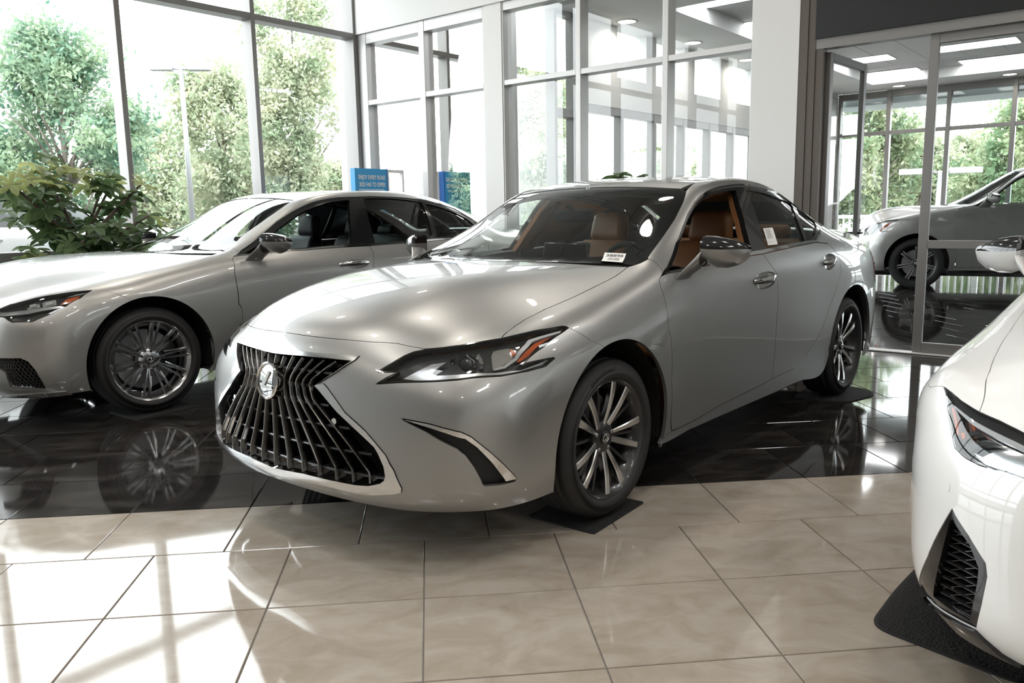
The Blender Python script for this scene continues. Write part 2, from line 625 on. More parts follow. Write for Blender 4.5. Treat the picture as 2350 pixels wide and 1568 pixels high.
# control columns nose -> tail, rows centre line -> sill (x forward of the front axle, y left, z up)
NET_ES = [
 # bumper, from the lower lip upward
 [(.975,0,.230),(.966,.22,.228),(.928,.43,.222),(.868,.58,.214),(.792,.69,.209),(.712,.770,.207),(.645,.822,.206),(.565,.856,.206),(.480,.875,.206),(.375,.880,.206)],
 [(1.025,0,.298),(1.017,.22,.295),(.982,.43,.288),(.930,.58,.282),(.856,.70,.277),(.778,.787,.276),(.690,.843,.278),(.598,.878,.281),(.505,.898,.285),(.378,.908,.293)],
 [(1.022,0,.400),(1.012,.22,.400),(.975,.43,.399),(.928,.58,.398),(.868,.70,.396),(.790,.790,.394),(.698,.850,.391),(.602,.888,.387),(.505,.908,.382),(.380,.918,.376)],
 [(1.020,0,.520),(1.008,.22,.520),(.966,.43,.519),(.920,.58,.517),(.864,.70,.514),(.795,.790,.509),(.702,.852,.502),(.602,.893,.492),(.497,.914,.478),(.363,.924,.456)],
 [(1.015,0,.640),(.998,.22,.640),(.948,.43,.638),(.897,.58,.635),(.842,.70,.630),(.775,.790,.622),(.686,.856,.609),(.582,.900,.592),(.470,.921,.568),(.324,.929,.530)],
 [(.990,0,.750),(.968,.22,.748),(.902,.43,.742),(.838,.58,.735),(.768,.70,.728),(.690,.790,.718),(.602,.858,.702),(.500,.903,.680),(.392,.926,.650),(.262,.934,.602)],
 # hood front edge
 [(.945,0,.828),(.920,.22,.822),(.838,.43,.808),(.750,.575,.791),(.665,.695,.800),(.570,.788,.800),(.472,.860,.784),(.375,.905,.756),(.285,.928,.722),(.183,.936,.667)],
 [(0.815,0.000,0.905),(0.795,0.220,0.903),(0.722,0.430,0.892),(0.610,0.635,0.843),(0.500,0.745,0.840),(0.390,0.823,0.835),(0.295,0.876,0.816),(0.212,0.910,0.787),(0.143,0.930,0.752),(0.077,0.938,0.702)],
 [(0.500,0.000,0.992),(0.485,0.220,0.990),(0.435,0.440,0.978),(0.300,0.690,0.901),(0.200,0.790,0.888),(0.128,0.853,0.868),(0.080,0.896,0.840),(0.045,0.921,0.806),(0.020,0.933,0.770),(0.000,0.938,0.715)],
 [(0.120,0.000,1.037),(0.105,0.220,1.036),(0.060,0.450,1.025),(-0.070,0.710,0.957),(-0.130,0.810,0.935),(-0.165,0.868,0.905),(-0.190,0.902,0.858),(-0.210,0.922,0.800),(-0.222,0.931,0.740),(-0.214,0.935,0.660)],
 # cowl
 [(-.215,0,1.045),(-.228,.22,1.044),(-.290,.46,1.038),(-.390,.705,1.022),(-.430,.800,1.010),(-.450,.862,.975),(-.440,.902,.905),(-.425,.922,.800),(-.405,.930,.670),(-.342,.932,.505)],
 [(-.300,0,1.060),(-.315,.22,1.059),(-.372,.46,1.056),(-.470,.700,1.048),(-.515,.780,1.045),(-.545,.862,.986),(-.540,.904,.900),(-.520,.920,.780),(-.480,.926,.580),(-.376,.926,.330)],
 [(-.550,0,1.172),(-.565,.21,1.170),(-.610,.42,1.160),(-.705,.650,1.142),(-.775,.735,1.128),(-.810,.866,.998),(-.810,.905,.900),(-.810,.916,.760),(-.750,.918,.500),(-.340,.908,.195)],
 [(-.860,0,1.307),(-.870,.20,1.304),(-.905,.40,1.292),(-.975,.615,1.270),(-1.040,.705,1.248),(-1.060,.866,1.008),(-1.060,.906,.905),(-1.060,.915,.755),(-1.050,.916,.480),(-.850,.905,.200)],
 # windscreen header
 [(-1.100,0.000,1.406),(-1.105,0.200,1.403),(-1.125,0.400,1.394),(-1.175,0.590,1.376),(-1.245,0.690,1.340),(-1.280,0.866,1.018),(-1.280,0.907,0.910),(-1.280,0.915,0.752),(-1.280,0.916,0.460),(-1.240,0.905,0.205)],
 [(-1.320,0.000,1.454),(-1.325,0.200,1.451),(-1.345,0.380,1.445),(-1.395,0.570,1.426),(-1.450,0.680,1.386),(-1.510,0.865,1.032),(-1.515,0.908,0.915),(-1.515,0.916,0.750),(-1.515,0.917,0.450),(-1.515,0.905,0.205)],
 [(-1.700,0.000,1.476),(-1.700,0.200,1.473),(-1.705,0.380,1.467),(-1.720,0.560,1.448),(-1.730,0.672,1.402),(-1.780,0.862,1.043),(-1.785,0.907,0.920),(-1.790,0.917,0.750),(-1.790,0.919,0.450),(-1.790,0.905,0.205)],
 [(-2.120,0.000,1.462),(-2.120,0.200,1.459),(-2.115,0.380,1.453),(-2.100,0.555,1.434),(-2.080,0.675,1.368),(-2.060,0.858,1.053),(-2.060,0.905,0.925),(-2.060,0.917,0.755),(-2.060,0.920,0.455),(-2.050,0.905,0.205)],
 [(-2.480,0.000,1.404),(-2.475,0.200,1.401),(-2.455,0.380,1.394),(-2.420,0.558,1.370),(-2.380,0.690,1.284),(-2.340,0.857,1.060),(-2.335,0.903,0.930),(-2.335,0.918,0.765),(-2.335,0.922,0.480),(-2.420,0.905,0.200)],
 [(-2.920,0,1.275),(-2.910,.20,1.272),(-2.880,.40,1.262),(-2.820,.575,1.238),(-2.710,.720,1.172),(-2.610,.862,1.060),(-2.565,.905,.940),(-2.535,.923,.800),(-2.505,.930,.640),(-2.500,.930,.440)],
 [(-3.330,0,1.140),(-3.315,.22,1.137),(-3.270,.43,1.128),(-3.170,.610,1.108),(-3.020,.765,1.080),(-2.925,.866,1.022),(-2.900,.908,.940),(-2.890,.927,.862),(-2.880,.935,.800),(-2.870,.936,.715)],
 [(-3.660,0,1.115),(-3.645,.22,1.112),(-3.600,.43,1.103),(-3.510,.610,1.078),(-3.380,.760,1.035),(-3.260,.856,.972),(-3.210,.900,.885),(-3.180,.920,.790),(-3.160,.930,.710),(-3.120,.933,.620)],
 [(-3.940,0,1.105),(-3.930,.20,1.102),(-3.900,.38,1.092),(-3.850,.545,1.070),(-3.760,.690,1.025),(-3.620,.800,.945),(-3.500,.862,.830),(-3.410,.895,.700),(-3.335,.915,.560),(-3.235,.922,.420)],
 [(-3.985,0,.860),(-3.975,.20,.858),(-3.950,.38,.852),(-3.905,.530,.838),(-3.835,.670,.808),(-3.735,.780,.745),(-3.610,.848,.645),(-3.490,.885,.525),(-3.370,.905,.410),(-3.248,.914,.315)],
 [(-3.950,0,.280),(-3.940,.20,.278),(-3.915,.38,.274),(-3.865,.530,.268),(-3.795,.660,.262),(-3.700,.765,.255),(-3.585,.832,.247),(-3.470,.868,.239),(-3.365,.885,.231),(-3.240,.895,.205)],
]
# ---------------------------------------------------------------- shared car parts
chrome = mat('chrome', (.86, .86, .85), .06, 1.0)
satin = mat('satin_silver_trim', (.80, .81, .82), .16, 1.0)
black_gloss = mat('black_gloss_trim', (.012, .012, .013), .12, 0, .6)
black_plastic = mat('black_plastic', (.016, .016, .017), .55)
dark_void = mat('dark_void', (.006, .006, .006), .8)
rubber = mat('tyre_rubber', (.022, .022, .023), .62)
dark_alloy = mat('dark_grey_alloy', (.055, .056, .058), .32, .7, .3)
bright_alloy = mat('machined_alloy', (.66, .66, .66), .22, 1.0)
hyper_alloy = mat('polished_grey_alloy', (.58, .58, .59), .17, 1.0)
steel = mat('brake_steel', (.35, .35, .36), .38, 1.0)
car_glass = glass('car_glass', (.80, .87, .84))
tint_glass = glass('tinted_glass', (.33, .38, .37))
lens_glass = glass('lamp_lens', (.97, .98, .98))
amber = mat('amber_lens', (.75, .13, .02), .2, 0, .8)
red_lens = mat('red_lamp_lens', (.19, .012, .010), .12, 0, .8)
lamp_grey = mat('lamp_housing_grey', (.045, .047, .05), .3, .3)
lamp_silver = mat('lamp_silver_strip', (.62, .63, .65), .25, .6)
drl_white = mat('drl_strip', (.85, .87, .90), .25, 0, .5)
white_paper = mat('paper_white', (.82, .82, .80), .6)
print_ink = mat('print_ink', (.03, .03, .035), .6)
faint_ink = mat('faint_print', (.33, .33, .34), .6)
dark_chrome = mat('dark_chrome', (.125, .12, .115), .2, 1.0)

ROT_Y = Matrix(((1, 0, 0, 0), (0, 0, 1, 0), (0, -1, 0, 0), (0, 0, 0, 1)))    # turns +z to +y


def rotz(a):
    return Matrix.Rotation(a, 4, 'Z')


def spoke_bar(r0, r1, w0, w1, z0, z1, d, skew0=0.0, skew1=0.0, n=6, crown=.004):
    """one spoke along +x (face towards +z): widths, face heights and sideways skew at root and rim"""
    P = []
    for i in range(n + 1):
        t = i / n
        r, w = r0 + (r1 - r0) * t, (w0 + (w1 - w0) * t) / 2
        z = z0 + (z1 - z0) * t ** 1.3 + .010 * math.sin(math.pi * t)
        s = skew0 + (skew1 - skew0) * t
        P.append([(r, s - w * .7, z - d), (r, s - w, z - crown), (r, s - w * .72, z), (r, s + w * .72, z), (r, s + w, z - crown), (r, s + w * .7, z - d)])
    return P


def make_wheel(style, R, T, hw, parent, loc, outward=1, spin=0.0, text=None):
    """wheel with the axle along local y; style 'es', 'ls', 'rx', 'is'"""
    M = ROT_Y
    B = MB()
    f = .012                                      # rim face sits just inside the tyre shoulder
    face = hw - f
    prof = [(R - .040, -hw + .02), (R - .034, -hw + .05), (R - .046, -.01), (R - .046, face - .055), (R - .022, face - .020), (R - .014, face - .006), (R - .004, face + .002), (R + .002, face - .004), (R - .002, face - .014)]
    B.lathe(prof, 64, M)
    rimmat = {'es': dark_alloy, 'ls': hyper_alloy, 'rx': dark_alloy, 'is': dark_alloy}[style]
    w = B.build('wheel', rimmat, parent, auto=40)
    w.location = loc
    w.rotation_euler = (0, spin, 0) if outward > 0 else (0, spin, math.pi)
    # tyre
    B = MB()
    g = .006
    prof = [(R - .012, -hw + .012), (R + .012, -hw), (R + .035, -hw - .004), (T - .028, -hw + .004), (T - .008, -hw + .020)]
    tw = hw - .024
    for k in range(4):
        c = -tw + (k + .5) * tw / 2
        prof += [(T - .003 + .003 * math.cos(c / tw), c - .0035 - .0005), (T - g - .003, c - .0035), (T - g - .003, c + .0035), (T - .003 + .003 * math.cos(c / tw), c + .0035 + .0005)]
    prof += [(T - .008, hw - .020), (T - .028, hw - .004), (T - .050, hw + .001), (R + .035, hw + .004), (R + .018, hw + .003), (R + .010, hw - .001), (R + .002, hw - .007), (R - .004, hw - .016)]
    B.lathe(prof, 96, M)
    link('tyre', B.mesh('tyre'), rubber, w)
    me = bpy.data.meshes
    def spokes(name, P, m, angs, mirror=False):
        b = MB().grid(P, smooth=False)
        base = b.mesh(name)
        base.transform(M)
        base.polygons.foreach_set('use_smooth', [True] * len(base.polygons))
        base.set_sharp_from_angle(angle=math.radians(30))
        for a in angs:
            o = link(name, base, m, w)
            o.rotation_euler = (0, a, 0)
    tau = 2 * math.pi
    if style == 'es':
        spokes('spoke', spoke_bar(.035, R - .006, .026, .032, face - .040, face - .008, .030, .004, .010), bright_alloy, [tau * k / 5 for k in range(5)])
        spokes('spoke', spoke_bar(.060, R - .006, .016, .036, face - .036, face - .008, .026, -.002, -.016), bright_alloy, [tau * (k + .46) / 5 for k in range(5)])
        spokes('inner_spoke', spoke_bar(.045, R - .016, .020, .012, face - .060, face - .030, .030), dark_alloy, [tau * (k + .23) / 5 for k in range(5)])
        spokes('inner_spoke', spoke_bar(.045, R - .016, .020, .012, face - .060, face - .030, .030), dark_alloy, [tau * (k + .73) / 5 for k in range(5)])
    elif style == 'ls':
        spokes('spoke', spoke_bar(.060, R - .006, .010, .020, face - .034, face - .010, .024, .004, .024), hyper_alloy, [tau * k / 10 for k in range(10)])
        spokes('spoke', spoke_bar(.060, R - .006, .010, .020, face - .034, face - .010, .024, -.004, -.024), hyper_alloy, [tau * k / 10 for k in range(10)])
        spokes('inner_spoke', spoke_bar(.11, R - .014, .010, .012, face - .052, face - .024, .020, .030, .030), hyper_alloy, [tau * k / 10 for k in range(10)])
    else:
        k7 = 7 if style == 'rx' else 10
        spokes('spoke', spoke_bar(.055, R - .006, .018, .022, face - .034, face - .010, .026, .012, .022), bright_alloy, [tau * k / k7 for k in range(k7)])
        spokes('spoke', spoke_bar(.055, R - .006, .018, .022, face - .034, face - .010, .026, -.012, -.022), bright_alloy, [tau * k / k7 for k in range(k7)])
        spokes('inner_spoke', spoke_bar(.06, R - .02, .030, .030, face - .05, face - .022, .02), dark_alloy, [tau * k / k7 for k in range(k7)])
    MB().lathe([(0.0, face - .032), (.055, face - .032), (.072, face - .040), (.078, face - .055), (.075, face - .085), (0, face - .085)], 32, M).build('hub', rimmat if style != 'ls' else hyper_alloy, w, auto=40)
    hc = MB().lathe([(0, face - .024), (.024, face - .024), (.030, face - .027), (.031, face - .034)], 28, M).build('hub_cap', black_gloss, w, auto=40)
    e = MB()
    e.tube([(0, 0, 0)] and [(.0215 * math.cos(t), face - .0235, .0165 * math.sin(t)) for t in np.linspace(0, tau, 25)], .0018, 6)
    e.tube([(-.004, face - .0235, .012), (-.011, face - .0235, -.006), (.012, face - .0235, -.007)], .0022, 6)
    e.build('hub_emblem', chrome, w)
    nut = MB().lathe([(0, face - .030), (.009, face - .030), (.010, face - .034), (.010, face - .05)], 6, M).mesh('lug_nut')
    for k in range(5):
        a = tau * (k + .5) / 5
        o = link('lug_nut', nut, steel if style != 'ls' else black_plastic, w)
        o.location = (.057 * math.cos(a), 0, .057 * math.sin(a))
    MB().lathe([(.07, face - .115), (R - .075, face - .115), (R - .070, face - .120), (R - .070, face - .140), (.07, face - .140)], 48, M).build('brake_disc', steel, w, auto=40)
    MB().lathe([(R - .150, face - .090), (R - .060, face - .095), (R - .055, face - .15), (R - .15, face - .16)], 10, M, 2.6, 3.7).build('brake_caliper', dark_alloy, w, auto=40)
    MB().lathe([(.0, face - .15), (R - .048, face - .15)], 40, M).build('wheel_back', dark_void, w)
    if text:
        ring_text(text, T - .040, hw + .002, w)
    return w


def text_mesh(body, size=1.0, ext=0.0, bold=0.0, spacing=1.0):
    cu = bpy.data.curves.new('lettering', 'FONT')
    cu.body = body
    cu.size = size
    cu.extrude = ext
    cu.offset = bold
    cu.space_character = spacing
    cu.align_x = 'CENTER'
    cu.align_y = 'CENTER'
    cu.resolution_u = 3
    o = bpy.data.objects.new('lettering', cu)
    COL.objects.link(o)
    dg = bpy.context.evaluated_depsgraph_get()
    me = bpy.data.meshes.new_from_object(o.evaluated_get(dg))
    bpy.data.objects.remove(o, do_unlink=True)
    bpy.data.curves.remove(cu)
    me.name = 'lettering'
    return me


def ring_text(body, r, y, parent, size=.024):
    me = text_mesh(body, size, .0006, .0004, 1.15)
    for v in me.vertices:
        a = math.pi / 2 + v.co.x / r
        rr = r + v.co.y
        v.co = Vector((rr * math.cos(a), y + v.co.z, rr * math.sin(a)))
    me.update()
    me.materials.clear()
    link('tyre_lettering', me, MATS.get('tyre_letter') or mat('tyre_letter', (.04, .04, .041), .5), parent)


def wheel_well(parent, x, z, r, y0, y1):
    for s in (1, -1):
        B = MB()
        n = 28
        P = []
        for i in range(n + 1):
            a = math.radians(-14 + 208 * i / n)
            P.append([(x + r * math.cos(a), s * y1, z + r * math.sin(a)), (x + r * math.cos(a), s * y0, z + r * math.sin(a))])
        B.grid(P)
        V = [(x, s * y0, z)] + [p[1] for p in P]
        B.add(V, [(0, i, i + 1) for i in range(1, n + 1)])
        B.build('wheel_arch_liner', dark_void, parent)


def rbox(B, c, size, r, rx=0.0, n=5, taper=0.0):
    """rounded box centred at c, tilted about y by rx; taper narrows the top"""
    sx, sy, sz = (max(s / 2 - r, .001) for s in size)
    M = Matrix.Translation(c) @ Matrix.Rotation(rx, 4, 'Y')
    P = []
    m = 4 * n
    lat = [-90, -60, -30, 0, 0, 30, 60, 90]
    for k, la in enumerate(lat):
        zz = (-sz if k < 4 else sz) + r * math.sin(math.radians(la))
        cr = r * math.cos(math.radians(la))
        tp = 1 - taper * (zz + sz + r) / (2 * (sz + r))
        row = []
        for j in range(m):
            q = j // n
            a = math.radians(90 * q + 90 * (j % n) / (n - 1))
            cx, cy = ((sx, sy), (-sx, sy), (-sx, -sy), (sx, -sy))[q]
            row.append(tuple(M @ Vector(((cx + cr * math.cos(a)), (cy + cr * math.sin(a)) * tp, zz))))
        row.append(row[0])
        P.append(row)
    B.grid(P)
    return B


def make_seat(parent, x, y, z, m, m2, rear=False):
    """front seat as part 'seat' with sub-parts"""
    B = MB()
    rbox(B, (x + .02, y, z + .02), (.52, .52, .16), .07, -.12)
    s = B.build('seat', m, parent)
    B = MB(); rbox(B, (x - .33, y, z + .36), (.15, .50, .62), .07, -.38, taper=.16); B.build('seat_back', m, s)
    B = MB(); rbox(B, (x - .27, y + .2, z + .30), (.12, .10, .45), .045, -.38, taper=.1); B.build('side_bolster', m2, s)
    B = MB(); rbox(B, (x - .27, y - .2, z + .30), (.12, .10, .45), .045, -.38, taper=.1); B.build('side_bolster', m2, s)
    if not rear:
        B = MB(); rbox(B, (x - .475, y, z + .735), (.11, .29, .20), .05, -.22, taper=.12); B.build('headrest', m, s)
        B = MB()
        for d in (-.06, .06):
            B.tube([(x - .445, y + d, z + .60), (x - .47, y + d, z + .72)], .006, 6)
        B.build('headrest_post', chrome, s)
    return s


def hit_car(net, px, axis, val):
    """photo pixel on a plane of the car's own axes"""
    x, y, th = net.pose
    c, s = math.cos(th), math.sin(th)
    o = CAMP - [x, y, 0]
    d = pray(px)
    o2 = np.array([c * o[0] + s * o[1], -s * o[0] + c * o[1], o[2]])
    d2 = np.array([c * d[0] + s * d[1], -s * d[0] + c * d[1], d[2]])
    if net.mir:
        o2[1] *= -1
        d2[1] *= -1
    return o2 + d2 * ((val - o2[axis]) / d2[axis])


def make_mirror(parent, sgn, m_body, m_cap, x0, y0, z0, sc=1.0):
    """door mirror: foot on the door, arm, housing with black cap and glass; origin at the foot"""
    def W(p):
        return (x0 + p[0] * sc, sgn * (y0 + p[1] * sc), z0 + p[2] * sc)
    # housing sections from inboard to outboard: (y, xfront, xback, zbot, zsplit, ztop)
    S = [(.055, -.085, -.185, .060, .125, .165), (.065, -.066, -.190, .045, .122, .178), (.100, -.075, -.200, .030, .118, .176), (.150, -.100, -.210, .030, .117, .166), (.200, -.135, -.216, .045, .117, .150), (.230, -.168, -.220, .068, .116, .136), (.240, -.190, -.222, .085, .115, .126)]
    low, top, back = [], [], []
    for (y, xf, xb, zb, zs, zt) in S:
        low.append([W((xb, y, zs)), W((xb, y, zb + .012)), W((xb + .25 * (xf - xb), y, zb)), W((xb + .6 * (xf - xb), y, zb + .018)), W((xb + .90 * (xf - xb), y, zs - .40 * (zs - zb))), W((xf, y, zs))])
        top.append([W((xf, y, zs)), W((xf - .004, y, zs + .6 * (zt - zs))), W((xf + .25 * (xb - xf), y, zt - .002)), W((xf + .6 * (xb - xf), y, zt)), W((xb, y, zt - .004)), W((xb, y, zs))])
        back.append([W((xb, y, zb + .012)), W((xb, y, zs)), W((xb, y, zt - .004))])
    B = MB().grid(low)
    B.add([p for p in low[0]] + [low[0][0]], [tuple(range(6))])
    B.add([p for p in low[-1]], [tuple(range(5, -1, -1))])
    o = B.build('door_mirror', m_body, parent, auto=50)
    B = MB().grid(top)
    B.add([p for p in top[0]], [tuple(range(6))])
    B.build('mirror_cap', m_cap, o, auto=50)
    B = MB().grid([[W((xb - .001, y, zb + .012)) for (y, xf, xb, zb, zs, zt) in S], [W((xb - .001, y, zt - .004)) for (y, xf, xb, zb, zs, zt) in S]])
    B.build('mirror_glass', chrome, o)
    arm = []
    for t, (cx, cy, cz, ax, az) in enumerate([(-.060, -.014, -.014, .070, .030), (-.072, .004, .012, .066, .034), (-.098, .030, .045, .062, .040), (-.124, .064, .085, .058, .050)]):
        arm.append([W((cx + ax * math.cos(q), cy + .014 * math.sin(q) * (1 if t else 0.4), cz + az * math.sin(q))) for q in np.linspace(0, 2 * math.pi, 17)])
    MB().grid(arm).build('mirror_arm', m_body, o, auto=60)
    return o


def make_handle(net, door, centre, a, b, m_cup, m_bar):
    """oval cup and pull bar of a door handle; centre in the metric domain of the net"""
    el = [(centre[0] + a * math.cos(t), centre[1] + b * math.sin(t)) for t in np.linspace(0, 2 * math.pi, 28, endpoint=False)]
    return el


def car_handle(net, parent_objs, el, c, a, m_cup, m_bar, nrm_out=.030):
    V, F, N = patch(net, el, (), step=.012, gap=0, thick=0)
    q = net.nrm(np.array([c]))[0]
    P0 = net.ev(np.array([c]))[0]
    # cup: pull the middle inward
    r = np.linalg.norm((V - P0), axis=1) / max(np.linalg.norm(V - P0, axis=1).max(), 1e-6)
    Vc = V - q * (.022 * np.clip(1 - r ** 2, 0, 1))[:, None]
    for s, o in zip((1, -1), parent_objs):
        me = newmesh('handle_cup', Vc * [1, s, 1], F if s > 0 else [tuple(reversed(f)) for f in F], True)
        link('handle_cup', me, m_cup, o)
        B = MB()
        P = []
        for t in np.linspace(-1, 1, 13):
            cc = net.ev(np.array([[c[0] + a * 1.02 * t, c[1]]]))[0]
            off = -.004 + nrm_out * (1 - abs(t) ** 2.5)
            hw, ht = .008 + .002 * (1 - t * t), .016 + .010 * (1 - t * t)
            row = []
            for k in np.linspace(0, 2 * math.pi, 13):
                p = cc + q * (off + hw * math.cos(k)) + np.array([0, 0, ht * math.sin(k) * .8])
                row.append((p[0], p[1] * s, p[2]))
            P.append(row)
        B.grid(P).build('door_handle', m_bar, o)


def strip_ring(net, name, outline, width, m, parent, both=True, lift=.002, step=.02):
    o0 = resample(outline, step)
    inner = offset_poly(o0, width)
    return panel(net, name, o0, m, parent, holes=[inner], both=both, step=step, gap=0, thick=.006, lift=lift)


def blade(net, path, w, d0, d1, wtaper=1.0):
    """thin bar standing on the surface normal along a path of domain points, from depth d0 to d1"""
    q = np.array(path)
    P, N = net.ev(q), net.nrm(q)
    T = np.gradient(P, axis=0)
    T /= np.maximum(np.linalg.norm(T, axis=1, keepdims=True), 1e-9)
    S = np.cross(T, N)
    rows = []
    for p, n, s in zip(P, N, S):
        a, b, c, e = p + n * d1 - s * w * wtaper, p + n * (d0 - .004) - s * w, p + n * d0 - s * w * .35, p + n * d0 + s * w * .35
        f, g = p + n * (d0 - .004) + s * w, p + n * d1 + s * w * wtaper
        rows.append([tuple(v) for v in (a, b, c, e, f, g)])
    return rows

# ---------------------------------------------------------------- sedan builder
def setup_net(cols, x, y, th, mirror=False, **kw):
    n = Net(cols, **kw)
    P0 = n.nrm(np.array([[n.U[15], n.V[1]]]))
    n.sign = 1.0 if P0[0][2] > 0 else -1.0
    n.place(x, y, th, mirror)
    return n


def transfer(poly, a, b):
    """the same outline on another car's surface (same rows and columns)"""
    p = np.array(poly, float)
    c = np.interp(p[:, 0], a.U, np.arange(a.C))
    r = np.interp(p[:, 1], a.V, np.arange(a.R))
    return [tuple(q) for q in np.stack([np.interp(c, np.arange(b.C), b.U), np.interp(r, np.arange(b.R), b.V)], 1)]


def circ(c, r, n=20, r2=None):
    return [(c[0] + r * math.cos(t), c[1] + (r2 or r) * math.sin(t)) for t in np.linspace(0, 2 * math.pi, n, endpoint=False)]


def build_body(n, root, O, paint, w):
    """outer panels of a car; O holds outlines in the metric domain, w the wheel data"""
    A = n.at
    R = {}
    xr, az, ar = w['xr'], w['az'], w['ar']
    hl = O['headlight']
    i0, i6 = O['hl_in'], O['hl_out']          # inner end of the top edge, outer tip
    arch_f = arc_xz(n, 0, az, ar, O.get('seam_a', 74), -27, 30)
    arch_b = arc_xz(n, 0, az, ar, O.get('seam_a', 74), 200, 40)
    seam = O['seam']
    st = w.get('step', .03)
    R['hood'] = panel(n, 'hood', [A(10, 0), A(10, 1), A(10, 2), A(10, 2.6)] + O['hood_side'] + hl[O['hl_mid']::-1] + O['hood_front'] + [O['hood_c']], paint, root, join=True, step=st, gap=.002)
    bump = [O['hood_c']] + O['hood_front'][::-1] + [hl[0]] + hl[:i6:-1] + [hl[i6]] + seam[1:] + arch_f + [A(.06, 8.9), A(.06, 8), A(.04, 7), A(.02, 6), A(0, 5), A(0, 4), A(0, 3), A(0, 2), A(0, 1), A(0, 0)] + O['g_out'][::-1]
    R['bumper'] = panel(n, 'front_bumper', bump, paint, root, holes=[O['vent']], join=True, step=st * .93, gap=.0015)
    fb = inv_xz(n, [(-ar - .0, az - .09)])
    fender = O['hood_side'][::-1] + O['a_seam'] + O['d_front'] + fb + arch_b[::-1] + seam[::-1][:-1] + hl[i6:O['hl_mid'] - 1:-1]
    panel(n, 'fender', fender, paint, root, both=True, step=st * .93, gap=.0018)
    ditch = [A(14.6, 3.0), A(15.5, 3.0), A(16.5, 3.0), A(17.5, 3.0), A(18.2, 2.95)]
    trunk_side = [A(20.2, 2.9), A(21, 2.95), A(21.8, 3.05), A(22.2, 3.2)]
    tail_end = inv_xz(n, [(xr - ar * .81, az + ar * .60)])
    quarter = O['a_seam'][::-1] + O['ws_side'][2:] + ditch + [A(19, 3.0), A(20, 3.0)] + trunk_side + [A(22.25, 4.2), A(22.0, 5.3), A(22.0, 6.5), A(21.75, 7.6)] + tail_end + arc_xz(n, xr, az, ar, 143, 8, 36) + O['d_rear'][::-1][1:-1] + O['dlo_top'][::-1]
    panel(n, 'body_side', quarter, paint, root, both=True, step=st, gap=.0015)
    fdoor = O['belt_f'][:-1] + O['split'] + O['d_bot_f'][1:] + O['d_front'][::-1][1:-1]
    rdoor = O['belt_r'][:-1] + O['d_rear'] + O['d_bot_r'][1:] + O['split'][::-1][1:-1]
    ha, hb_ = O['h_size']
    R['h_f'], R['h_r'] = circ(O['h_front'], ha, 28, hb_), circ(O['h_rear'], ha, 28, hb_)
    R['fd'] = panel(n, 'front_door', fdoor, paint, root, holes=[R['h_f']], both=True, step=st, gap=.0022)
    R['rd'] = panel(n, 'rear_door', rdoor, paint, root, holes=[R['h_r']], both=True, step=st, gap=.0022)
    R['fdoor'], R['rdoor'] = fdoor, rdoor
    sb = w.get('sill', .235)
    sill = inv_xz(n, [(-ar * .92, sb - .008)]) + fb + O['d_front'][-1:] + O['d_bot_f'][::-1][1:] + O['d_bot_r'][:1] + O['d_rear'][-2:-4:-1] + arc_xz(n, xr, az, ar, 6, -18, 6) + inv_xz(n, [(xr * k - .25 * (1 - k), sb) for k in (.7, .5, .32, .15)])
    panel(n, 'side_sill', sill, paint, root, both=True, step=st, gap=.0015, lift=-.004)
    panel(n, 'roof', [A(14.05, 0), A(14.05, 1), A(14.05, 2)] + O['roof_c'] + ditch + [A(18.1, 2), A(18.1, 1), A(18.1, 0)], paint, root, join=True, step=.035, gap=.0015)
    panel(n, 'trunk_lid', [A(20.25, 0), A(20.25, 1.5)] + trunk_side + [A(22.9, 3.2), A(22.9, 2), A(22.9, 0)], paint, root, join=True, step=.04, gap=.002)
    panel(n, 'rear_bumper', [A(22.9, 0), A(22.9, 2), A(22.9, 3.2), A(22.75, 4.3), A(22.6, 5.4), A(22.0, 6.5), A(21.75, 7.6)] + tail_end + arc_xz(n, xr, az, ar, 146, 200, 14) + [A(24, 8.6), A(24, 7), A(24, 5), A(24, 3), A(24, 1), A(24, 0)], paint, root, join=True, step=.04, gap=.002)
    panel(n, 'tail_lamp', [A(22.25, 4.2), A(22.0, 5.3), A(22.0, 6.5), A(22.6, 5.4), A(22.75, 4.3), A(22.9, 3.2), A(22.2, 3.2)], red_lens, root, both=True, step=.02, gap=.003, thick=.02, lift=.002)
    # side windows
    dlo = O['dlo_top'] + O['belt_r'][::-1][1:] + O['belt_f'][::-1][1:-1]
    dlo_i = [tuple(p) for p in offset_poly(resample(dlo, .02), w.get('chw', .009))]
    panel(n, 'window_chrome', resample(dlo, .02), chrome, root, holes=[dlo_i], both=True, step=.02, gap=0, thick=.008, lift=.002)
    panel(n, 'window_frame', dlo_i, black_gloss, root, holes=[O['open_f'], O['gl_r'], O['gl_q']], both=True, step=.03, gap=0, thick=.03, lift=-.004)
    gm = w.get('glass', car_glass)
    for nm, pl in (('rear_door_window', O['gl_r']), ('quarter_window', O['gl_q'])):
        panel(n, nm, pl, gm, root, both=True, step=.05, gap=-.003, thick=0, lift=-.012)
    if w.get('front_glass'):
        panel(n, 'front_door_window', O['open_f'], car_glass, root, both=True, step=.05, gap=-.003, thick=0, lift=-.012)
    # windscreen, cowl, rear window
    ws = [A(10.35, 0), A(10.35, 1), A(10.4, 2), A(10.55, 2.75)] + O['ws_side'] + O['roof_c'] + [A(14.0, 2), A(14.0, 1), A(14.0, 0)]
    frit = [A(11.02, 0), A(11.02, 1.2), A(11.05, 2.0), A(11.25, 2.62), A(12.0, 2.86), A(13.0, 2.87), A(13.62, 2.82), A(13.72, 2.6), A(13.74, 2), A(13.72, 0)]
    panel(n, 'windscreen_border', ws + frit[::-1], black_gloss, root, join=True, step=.025, gap=.001, thick=.006, lift=-.006)
